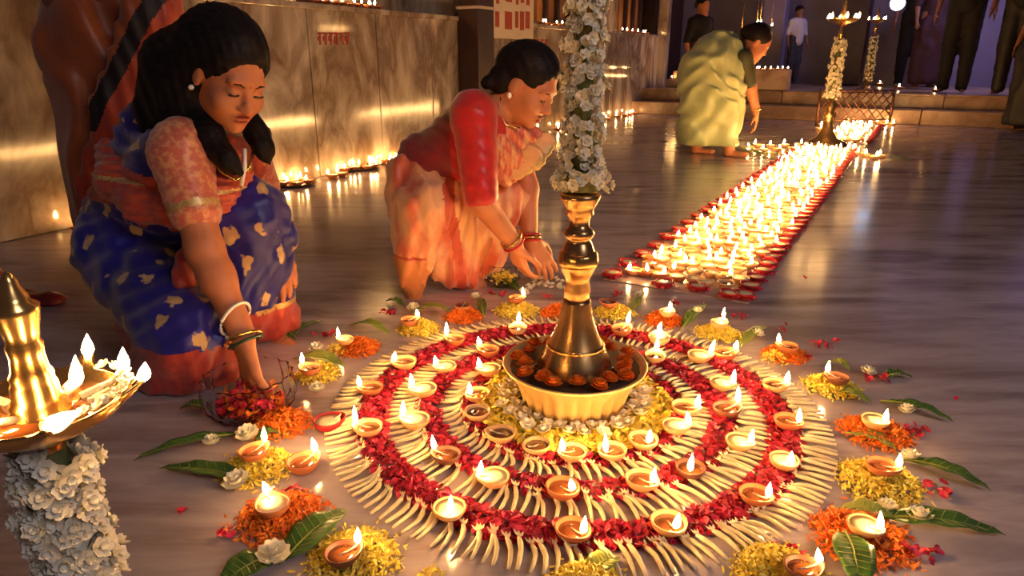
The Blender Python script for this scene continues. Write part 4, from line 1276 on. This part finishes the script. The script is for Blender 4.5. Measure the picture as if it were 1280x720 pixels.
# torso cloth: blue back, orange folds across the waist and chest
T = Sdf()
T.cone(pel + [0, 0, .05], chest, .135, .118, .05).cone(chest, neck0 + [0, 0, -.055], .112, .085, .04).cone(rs + [.01, .02, .0], ls + [0, 0, -.01], .060, .060, .04)
T.cone(P(184, 158, 1.69), P(160, 268, 1.70), .062, .085, .05)
def torso_m(c):
    mi = np.zeros(len(c), int)
    mi[c[:, 0] > P(246, 200, 1.5)[0]] = 1
    mi[side(c, P(128, 195, 1.58), P(246, 236, 1.5)) > 0] = 1
    mi[c[:, 2] < P(200, 264, 1.5)[2]] = 0
    return mi
sobj('sari_drape', T, [BLUE, ORPAL], wa, torso_m, coarse=.0075,
     disp=folds(.004, [((60, 20, 170), 0, 1.0, 1.4), ((120, 0, 90), 1, .5, 1.0)]))
O = Sdf()
O.chain([P(136, 188, 1.68), P(146, 226, 1.58), P(180, 254, 1.53), P(222, 262, 1.50), P(268, 246, 1.50), P(300, 216, 1.55)], [.030, .042, .044, .040, .036, .03], .03)
sobj('waist_drape', O, [ORPAL, GOLDT], wa, lambda c: (np.abs(side(c, P(150, 228, 1.5), P(250, 240, 1.46))) < .004).astype(int), coarse=.006,
     disp=folds(.004, [((40, 60, 330), 0, 1.0, 1.0)]))
# pleats falling over the thigh beside the arm
O = Sdf(); O.chain([P(268, 250, 1.49), P(238, 330, 1.46), P(216, 392, 1.43)], [.024, .030, .020], .02)
sobj('pleat_band', O, REDB, wa, coarse=.006, disp=folds(.003, [((200, 80, 60), 0, 1, .6)]))
O = Sdf(); O.chain([P(330, 262, 1.64), P(349, 295, 1.62), P(352, 330, 1.64)], [.032, .040, .026], .02)
sobj('sari_end', O, [ORPAL, BLUE], wa, lambda c: (c[:, 0] > P(354, 300, 1.62)[0]).astype(int), coarse=.006, disp=folds(.004, [((200, 60, 30), 0, 1, .6)]))
# sleeve
O = Sdf(); cut = rs + (re - rs) * .60
O.cone(rs + [0, .015, .012], rs, .066, .064, .03).cone(rs, cut, .064, .055, .02)
sobj('sleeve', O, [BROC, GOLDT], wa, lambda c: (np.abs((c - rs) @ nrm(re - rs) - .58 * np.linalg.norm(re - rs)) < .008).astype(int), coarse=.006, disp=folds(.0015, [((40, 60, 260), 0, 1, 1)]))
O = Sdf(); O.cone(ls, ls + (le - ls) * .55, .060, .052, .02); sobj('sleeve', O, BROC, wa, coarse=.007)
# hair
Hh = Sdf()
cap(Hh, hd)
Hh.cone(hd.L(.058, -.055, .02), hd.L(.056, -.06, -.09), .030, .030, .03)
b0 = hd.L(0, -.07, .03)
Hh.chain([b0, P(226, 86, 1.61), P(208, 138, 1.64), P(200, 172, 1.64)], [.078, .074, .058, .030], .05)
Hh.chain([b0, P(236, 112, 1.60), P(232, 150, 1.58), P(244, 180, 1.55)], [.066, .056, .044, .024], .05)
Hh.chain([P(250, 136, 1.56), P(262, 174, 1.51), P(284, 200, 1.48), P(300, 216, 1.475)], [.034, .030, .020, .008], .03)
Hh.cone(P(238, 34, 1.60), P(232, 46, 1.60), .014, .02, .02)
Hh.chain([hd.L(-.066, -.03, -.02), hd.L(-.060, -.03, -.085), P(322, 168, 1.60), P(330, 186, 1.58), P(336, 204, 1.57)], [.022, .020, .026, .022, .006], .02)
sobj('hair', Hh, HAIR, wa, coarse=.006, disp=folds(.0020, [((300, 220, 40), 0, 1, .5), ((160, 380, -40), 1, .6, .6)]))
# jewellery
MB().ell(hd.L(.080, -.004, -.044) - np.array(wa.location), (.006, .006, .006)).build('earring', PEARL, wa)
ax = rw - re
ring_part('bangle', re + .80 * (rw - re), ax + np.array([.2, 0, .35]) * .3, .040, .0036, PEARL, wa)
ring_part('bangle', rw + .02 * ax, ax + np.array([-.1, 0, .2]) * .3, .036, .0035, GOLD, wa)
ring_part('bangle', rw + .07 * ax, ax, .036, .0035, pm('green_glass', (.02, .05, .03), None, 20, .15), wa)
nk = [P(258, 184, 1.52), P(276, 214, 1.49), P(295, 226, 1.49), P(312, 210, 1.51), P(318, 182, 1.56)]
MB().tube([p - np.array(wa.location) for p in nk], .004, 6).build('necklace', GOLD, wa)
MB().tube([p - np.array(wa.location) for p in (P(306, 186, 1.50), P(306, 210, 1.485), P(302, 232, 1.485))], .0045, 6).build('chain', PEARL, wa)

# ------------------------------------------------------------------ woman in the red blouse and peach sari
wb = thing('person', 'woman in a crimson blouse and peach gold sari squatting to lay flowers', 'person', at(560, 362))
S = Sdf()
hc = P(660, 106, 2.02)
hd = Head(S, hc, (.72, -.42, -.48), (.34, -.10, .95), .90)
pel, chest = P(545, 235, 2.14), P(590, 175, 2.06)
neck0 = P(616, 140, 2.05)
rs, ls = P(592, 146, 1.96), P(640, 160, 2.17)
re, rw = P(602, 252, 1.90), P(643, 304, 1.96)
le, lw = P(658, 236, 2.12), P(662, 300, 2.06)
S.cone(neck0, hd.L(0, -.02, -.05), .046, .046, .03)
S.cone(pel, chest, .115, .10, .05).cone(rs, ls, .05, .05, .05)
S.chain([rs, re, rw], [.046, .038, .026], .02).chain([ls, le, lw], [.045, .037, .026], .02)
t1 = hand(S, rw, P(656, 356, 2.04) - rw, (.5, .6, -.35), (.7, -.3, 0), .30, .4, 1.0, 1.0)
t2 = hand(S, lw, P(690, 346, 2.06) - lw, (-.1, .6, -.5), (.6, -.4, 0), .35, .5, 1.0, 1.0)
kn, kf = P(536, 262, 1.96), P(628, 252, 2.10)
an, af = P(516, 352, 1.99), P(580, 346, 2.10)
S.chain([pel + [-.02, -.05, 0], kn, an], [.09, .055, .036], .03).chain([pel + [.02, .06, 0], kf, af], [.09, .055, .036], .03)
S.chain([af, af + [.03, -.01, -.03], P(601, 356, 2.09)], [.034, .028, .020], .02)
S.chain([an, P(518, 372, 1.985)], [.034, .024], .02)
hb = [hd.box(), (np.minimum(rw, t1[1]) - .04, np.maximum(rw, t1[1]) + .04), (np.minimum(lw, t2[1]) - .04, np.maximum(lw, t2[1]) + .04)]
sobj('body', S, SKIN, wb, fine=hb, fs=.0036, coarse=.010)
hd.face(S, wb)
K = Sdf()
K.ell(P(545, 230, 2.14), (.125, .15, .10), None, .04)
K.cone(pel + [-.03, -.05, 0], kn, .105, .080, .04).cone(kn, P(520, 318, 1.97), .080, .062, .03).cone(P(517, 322, 1.97), P(516, 366, 1.985), .056, .026, .015)
K.cone(pel + [.02, .05, 0], kf, .10, .078, .03).cone(kf, P(606, 326, 2.13), .070, .055, .03)
K.cone(P(562, 240, 2.06), P(572, 330, 2.07), .085, .070, .03).cone(P(556, 340, 2.06), P(588, 348, 2.08), .042, .036, .02)
K.cone(P(516, 215, 2.08), P(522, 290, 2.02), .072, .080, .04)
def peach_m(c):
    mi = np.zeros(len(c), int); z0 = P(520, 319, 1.95)[2]; x0 = P(537, 330, 1.97)[0]
    mi[(c[:, 2] < z0) & (c[:, 0] < x0)] = 2
    mi[(np.abs(c[:, 2] - z0) < .006) & (c[:, 0] < x0)] = 1
    mi[(np.abs(side(c, P(562, 230, 1.98), P(574, 340, 1.98))) < .014)] = 1
    return mi
sobj('sari_skirt', K, [PEACH, pm('red_fold', (.58, .10, .05), (.48, .07, .04), 30, .4), pm('orange_hem', (.72, .30, .12), (.62, .22, .09), 30, .4)], wb, peach_m, coarse=.008, floor=.002,
     disp=folds(.0062, [((120, 70, -18), 0, 1.0, .7), ((-40, 60, 50), 1, .5, 1.0), ((230, 120, 14), 0, .35, .7)]))
T = Sdf()
T.cone(P(548, 205, 2.10), chest, .105, .108, .04).cone(chest, neck0 + [-.02, 0, -.04], .105, .080, .04).cone(rs + [0, .02, .0], ls, .060, .058, .04)
T.cone(P(520, 190, 2.10), P(505, 225, 2.10), .05, .04, .04)
sobj('blouse', T, [CRIM, pm('maroon_silk', (.26, .02, .03), (.18, .015, .02), 30, .4, sheen=.3)], wb, lambda c: (c[:, 0] < P(564, 180, 2.0)[0]).astype(int), coarse=.008, disp=folds(.003, [((80, 50, 120), 0, 1, 1.4)]))
O = Sdf(); O.cone(rs + [0, .015, .01], rs, .066, .064, .03).cone(rs, rs + (re - rs) * .93, .063, .050, .02)
sobj('sleeve', O, CRIM, wb, coarse=.007, disp=folds(.0012, [((40, 60, 120), 0, 1, 1)]))
O = Sdf(); O.cone(ls, ls + (le - ls) * .6, .058, .050, .02); sobj('sleeve', O, CRIM, wb, coarse=.008)
# drape across the chest with its hanging gold edged end
vw = nrm(P(660, 190, 2.0) - np.array([0, 0, CAM_H]))
O = Sdf(); O.cone(P(618, 160, 2.01), P(664, 176, 2.06), .036, .042, .03).cone(P(620, 185, 2.00), P(646, 200, 2.03), .042, .044, .03).cone(P(620, 214, 2.0), P(632, 222, 2.02), .030, .030, .03)
sobj('chest_drape', O, PEACH2, wb, coarse=.006, disp=folds(.0040, [((150, 40, 150), 0, 1, .4)]))
O = Sdf()
O.chain([P(684, 178, 2.03), P(666, 197, 2.00), P(645, 219, 1.99)], [.030, .036, .020], .012, (vw, .2))
sobj('hanging_end', O, [pm('tan_silk', (.74, .42, .18), (.64, .32, .13), 30, .4, sheen=.3), GOLDT], wb, lambda c: (side(c, P(690, 182, 1.98), P(652, 222, 1.98)) < 0).astype(int), coarse=.004, disp=folds(.0012, [((160, 40, 160), 0, 1, .3)]))
Hh = Sdf()
cap(Hh, hd)
Hh.cone(hd.L(-.064, .060, .06), hd.L(-.080, .055, -.02), .016, .010, .02)
Hh.chain([hd.L(0, -.08, .02), P(630, 99, 2.02), P(606, 104, 2.00)], [.050, .036, .016], .03)
sobj('hair', Hh, HAIR, wb, coarse=.006, disp=folds(.002, [((230, 160, 60), 0, 1, 2.0)]))
MB().ell(hd.L(.080, -.002, -.042) - np.array(wb.location), (.007, .007, .009)).build('earring', PEARL, wb)
o0 = np.array(wb.location)
MB().tube([p - o0 for p in (P(626, 122, 2.0), P(624, 140, 1.985), P(632, 156, 1.985), P(650, 160, 1.985))], .0035, 6).build('necklace', GOLD, wb)
for j in range(2): ring_part('bangle', rw - (rw - re) * (.02 + .09 * j), rw - re, .034, .0035, GOLD if j else pm('red_bangle', (.5, .02, .02), None, 20, .2), wb)
for j in range(3): ring_part('bangle', lw - (lw - le) * (-.03 + .06 * j), lw - le, .034, .0035, GOLD if j == 1 else MATS['red_bangle'], wb)

# ------------------------------------------------------------------ woman in the pale green sari, bending
wc = thing('person', 'woman in a pale green sari bending down beside the lamp band', 'person', at(893, 192))
Yg = 5.30
S = Sdf()
hd = Head(S, P(947, 52, Yg - .02), (.78, -.15, -.62), (.55, 0, .84), 1.0)
hip = P(893, 92, Yg); sh = P(930, 68, Yg)
S.cone(hip, sh, .12, .10, .05).cone(sh, hd.L(0, -.02, -.05), .05, .045, .03)
rs, ls = P(930, 72, Yg - .13), P(934, 72, Yg + .12)
re, rw = P(938, 112, Yg - .13), P(945, 140, Yg - .12)
S.cone(rs, ls, .05, .05, .05).chain([rs, re, rw], [.046, .038, .026], .02).chain([ls, P(940, 110, Yg + .1), P(946, 136, Yg + .02)], [.045, .036, .026], .02)
hand(S, rw, (.12, 0, -1), (-.6, .2, 0), (0, -1, 0), .4)
hand(S, P(946, 136, Yg + .02), (.1, -.1, -1), (-.6, .2, 0), (0, 1, 0), .4)
al, ar = P(870, 182, Yg + .06), P(911, 186, Yg - .12)
S.chain([hip + [-.08, .06, 0], al], [.10, .04], .03).chain([hip + [.06, -.08, 0], ar], [.10, .04], .03)
for a_ in (al, ar): S.chain([a_, a_ + [.0, 0, -.045], [a_[0] + .10, a_[1] - .10, .022]], [.038, .032, .022], .02)
sobj('body', S, SKIN, wc, coarse=.011, floor=.001)
hd.face(S, wc, False)
K = Sdf()
K.ell(P(893, 82, Yg), (.235, .22, .215), None, .05)
K.cone(P(880, 100, Yg), P(874, 172, Yg), .19, .155, .06).cone(P(900, 110, Yg - .05), P(906, 178, Yg - .08), .19, .10, .06)
K.cone(P(900, 65, Yg), P(926, 84, Yg), .14, .09, .06)
sobj('sari', K, PALEG, wc, coarse=.013, floor=.07, disp=folds(.012, [((18, 22, 34), 0, 1, 1.2), ((-26, 20, 40), 1, .7, 1.0), ((60, 50, 0), 0, .45, .6)]))
O = Sdf(); O.cone(P(922, 66, Yg), P(936, 68, Yg), .10, .085, .04).cone(rs, rs + (re - rs) * .8, .064, .052, .03).cone(ls, ls + [.01, 0, -.16], .06, .05, .03)
sobj('blouse', O, DKGREEN, wc, coarse=.012)
Hh = Sdf(); Hh.ell(hd.L(0, -.024, .035), (.088, .10, .092), hd.M, .02); Hh.ell(hd.L(0, -.11, .0), (.05, .045, .05), hd.M, .03)
sobj('hair', Hh, HAIR, wc, coarse=.010)
ring_part('bangle', rw + [0, 0, .02], (.1, 0, -1), .034, .005, GOLD, wc)

# ------------------------------------------------------------------ standing people
def stander(foot, h, face, label, low, top, skirt=True, skin=SKIN, res=.016, arms=None, extra=None, lowname=None, wide=1.0):
    """foot: point between the feet; h: height; face: direction angle (0 = +x)"""
    t = thing('person', label, 'person', foot)
    f = np.array([math.cos(face), math.sin(face), 0]); r = np.array([f[1], -f[0], 0]); u = np.array([0, 0, 1.])
    o = np.array(foot); k = h / 1.62
    L = lambda a, b, c: o + k * (r * a + f * b + u * c)
    S = Sdf()
    hd = Head(S, L(0, .01, 1.505), f - .15 * u, u, k)
    S.cone(L(0, 0, .95), L(0, 0, 1.28), .13 * k, .125 * k, .05).cone(L(-.15, 0, 1.30), L(.15, 0, 1.30), .05 * k, .05 * k, .05).cone(L(0, 0, 1.3), hd.L(0, -.02, -.05), .05 * k, .045 * k, .03)
    for i, g in enumerate((-1, 1)):
        a = arms[i] if arms else [(.24 * g, .0, 1.05), (.26 * g, .08, .83)]
        S.chain([L(.17 * g, 0, 1.29), L(*a[0]), L(*a[1])], [.045 * k, .037 * k, .026 * k], .02)
        hand(S, L(*a[1]), L(*a[1]) - L(*a[0]), -r * g, f, .4, .4, k)
        S.chain([L(.085 * g, 0, .92), L(.09 * g, .01, .48), L(.09 * g, -.01, .08)], [.085 * k, .055 * k, .036 * k], .03)
        S.chain([L(.09 * g, -.02, .06), L(.10 * g, -.03, .03), L(.11 * g, .13, .02)], [.034 * k, .03 * k, .02 * k], .02)
    sobj('body', S, skin, t, coarse=res, floor=o[2] + .001)
    K = Sdf()
    if skirt:
        K.cone(L(0, 0, .98), L(0, 0, .75), .145 * k, .185 * k * wide, .05).cone(L(0, 0, .75), L(0, .01, .14), .185 * k * wide, .175 * k * wide, .05)
        K.cone(L(-.06, 0, .8), L(-.09, .01, .1), .12 * k, .12 * k * wide, .05).cone(L(.06, 0, .8), L(.09, .01, .1), .12 * k, .12 * k * wide, .05)
        sobj(lowname or 'skirt', K, low, t, coarse=res, floor=o[2] + .04, disp=folds(.012, [((46, 40, 3), 0, 1, .5), ((25, -30, 8), 1, .6, .6)]))
    else:
        for g in (-1, 1): K.chain([L(.075 * g, 0, .93), L(.09 * g, .01, .48), L(.09 * g, -.01, .06)], [.105 * k, .078 * k, .062 * k], .03)
        K.cone(L(-.05, 0, .96), L(.05, 0, .96), .115 * k, .115 * k, .03)
        sobj(lowname or 'trousers', K, low, t, coarse=res, floor=o[2] + .02, disp=folds(.004, [((40, 30, 60), 0, 1, 1)]))
    K = Sdf()
    K.cone(L(0, 0, .93), L(0, 0, 1.27), .148 * k, .140 * k, .05).cone(L(-.15, 0, 1.30), L(.15, 0, 1.30), .062 * k, .062 * k, .05)
    for i, g in enumerate((-1, 1)):
        a = arms[i] if arms else [(.24 * g, .0, 1.05), (.26 * g, .08, .83)]
        K.cone(L(.17 * g, 0, 1.29), L(*a[0]), .060 * k, .052 * k, .03)
    sobj('top', K, top, t, coarse=res, disp=folds(.004, [((30, 40, 50), 0, 1, 1)]))
    Hh = Sdf(); cap(Hh, hd)
    if skirt: Hh.ell(hd.L(0, -.10, -.01), np.array((.045, .045, .05)) * k, hd.M, .03)
    sobj('hair', Hh, HAIR, t, coarse=res * .8)
    return t, L

# orange sari behind the woman in blue: only her skirt and hanging drape show
ORANGE = pm('rust_sari', (.30, .070, .010), (.20, .038, .008), 8, .45, sheen=.3)
BLACKC = pm('black_cloth', (.006, .004, .005), (.010, .006, .007), 20, .6)
RUST = pm('red_rust', (.40, .05, .015), (.30, .03, .012), 20, .45, sheen=.3)
ft = at(186, 338)
wo, L = stander((ft.x, ft.y, 0), 1.58, -.5, 'person standing in a rust orange sari with a dark bordered drape', ORANGE, ORANGE, True, SKIN_DK, .012, lowname='sari_skirt', wide=.92, arms=[[(-.19, .04, 1.07), (-.10, .20, 1.02)], [(.19, .04, 1.07), (.10, .20, 1.02)]])
O = Sdf(); vd = nrm(P(150, 120, 2.2) - np.array([0, 0, CAM_H]))
O.chain([P(225, -120, 2.18), P(188, 20, 2.10), P(150, 130, 2.08), P(122, 230, 2.10), P(112, 300, 2.12)], [.06, .070, .065, .050, .040], .03, (vd, .45))
def drape_m(c):
    e = side(c, P(116, 150, 2.05), P(186, 0, 2.05))
    mi = np.zeros(len(c), int)
    mi[np.abs(e) < .022] = 1
    mi[e >= .022] = 2
    return np.where(c[:, 2] < P(110, 165, 2.05)[2], 2, mi)
sobj('sari_drape', O, [ORANGE, BLACKC, RUST], wo, drape_m, coarse=.006, disp=folds(.004, [((120, 60, 20), 0, 1, .6)]))

# dark red cloth lying folded on the floor by the wall
MAROON = pm('maroon_cloth', (.22, .012, .014), (.15, .008, .01), 12, .5)
bd = thing('cloth_bundle', 'deep red cloth lying crumpled on the floor behind the brass finial', 'cloth', at(-10, 385))
O = Sdf(); O.cone(at(-40, 372), at(-14, 372), .10, .08, .05).cone(P(-12, 345, 1.9), P(-30, 330, 1.9), .035, .06, .04)
sobj('bulk', O, pm('red_cloth', (.36, .02, .02), (.26, .014, .014), 12, .5), bd, coarse=.009, floor=.001, disp=folds(.006, [((60, 40, 60), 0, 1, 1)]))
O = Sdf(); O.cone(at(20, 384), at(68, 380), .045, .030, .03).cone(at(30, 374), at(74, 376), .03, .022, .03)
sobj('trailing_end', O, MAROON, bd, coarse=.007, floor=.001, disp=folds(.004, [((90, 40, 60), 0, 1, 1)]))

# people beyond the runner
WHITET = pm('white_tshirt', (.50, .46, .50), (.42, .38, .42), 14, .8)
JEANS = pm('jeans', (.035, .035, .05), (.025, .025, .04), 30, .8)
def px_stand(px, py_foot, z, h, *a, **k):
    p = at(px, py_foot, z)
    return stander((p.x, p.y, z), h, *a, **k)
px_stand(988, 106, .313, 1.10, -1.2, 'child in a white t-shirt and dark jeans standing on the stone platform', JEANS, WHITET, False, SKIN_DK, .02)
DKT = pm('dark_shirt', (.008, .006, .008), (.006, .004, .006), 14, .8)
DKT2 = pm('brown_kurta', (.10, .04, .035), (.07, .03, .03), 14, .8)
DKT3 = pm('plum_sari', (.05, .014, .02), (.035, .010, .016), 14, .8)
px_stand(866, 152, 0, 1.34, -1.0, 'person in dark clothes with a reddish shawl standing behind the bending woman', DKT2, DKT, True, SKIN, .02)
px_stand(1130, 108, .313, 1.62, -1.9, 'person in black seen against the round white lamp on the platform', DKT, DKT, False, SKIN_DK, .022)
px_stand(1152, 110, .313, 1.6, -1.6, 'person in a plum brown sari standing on the platform', DKT3, DKT3, True, SKIN_DK, .022)
px_stand(1188, 116, .313, 1.7, -2.2, 'person in a dark shirt standing beside the plum sari on the platform', DKT, DKT, False, SKIN_DK, .022)
px_stand(1258, 119, .313, 1.72, -2.4, 'man in black trousers and shirt alone at the platform edge', BLACKC, DKT, False, SKIN_DK, .022)
px_stand(1288, 163, 0, 1.6, -2.6, 'person in a long black gown standing on the floor before the platform', BLACKC, BLACKC, True, SKIN_DK, .02, wide=1.35)

# facial features and jewellery belong to the body they sit on
for t in [o for o in col.objects if o.name.split('.')[0] == 'person']:
    body = [o for o in t.children if o.name.split('.')[0] == 'body'][0]
    for o in list(t.children):
        if o.name.split('.')[0] in ('eye', 'eyebrow', 'lip', 'bindi', 'bangle', 'earring'):
            o.parent = body
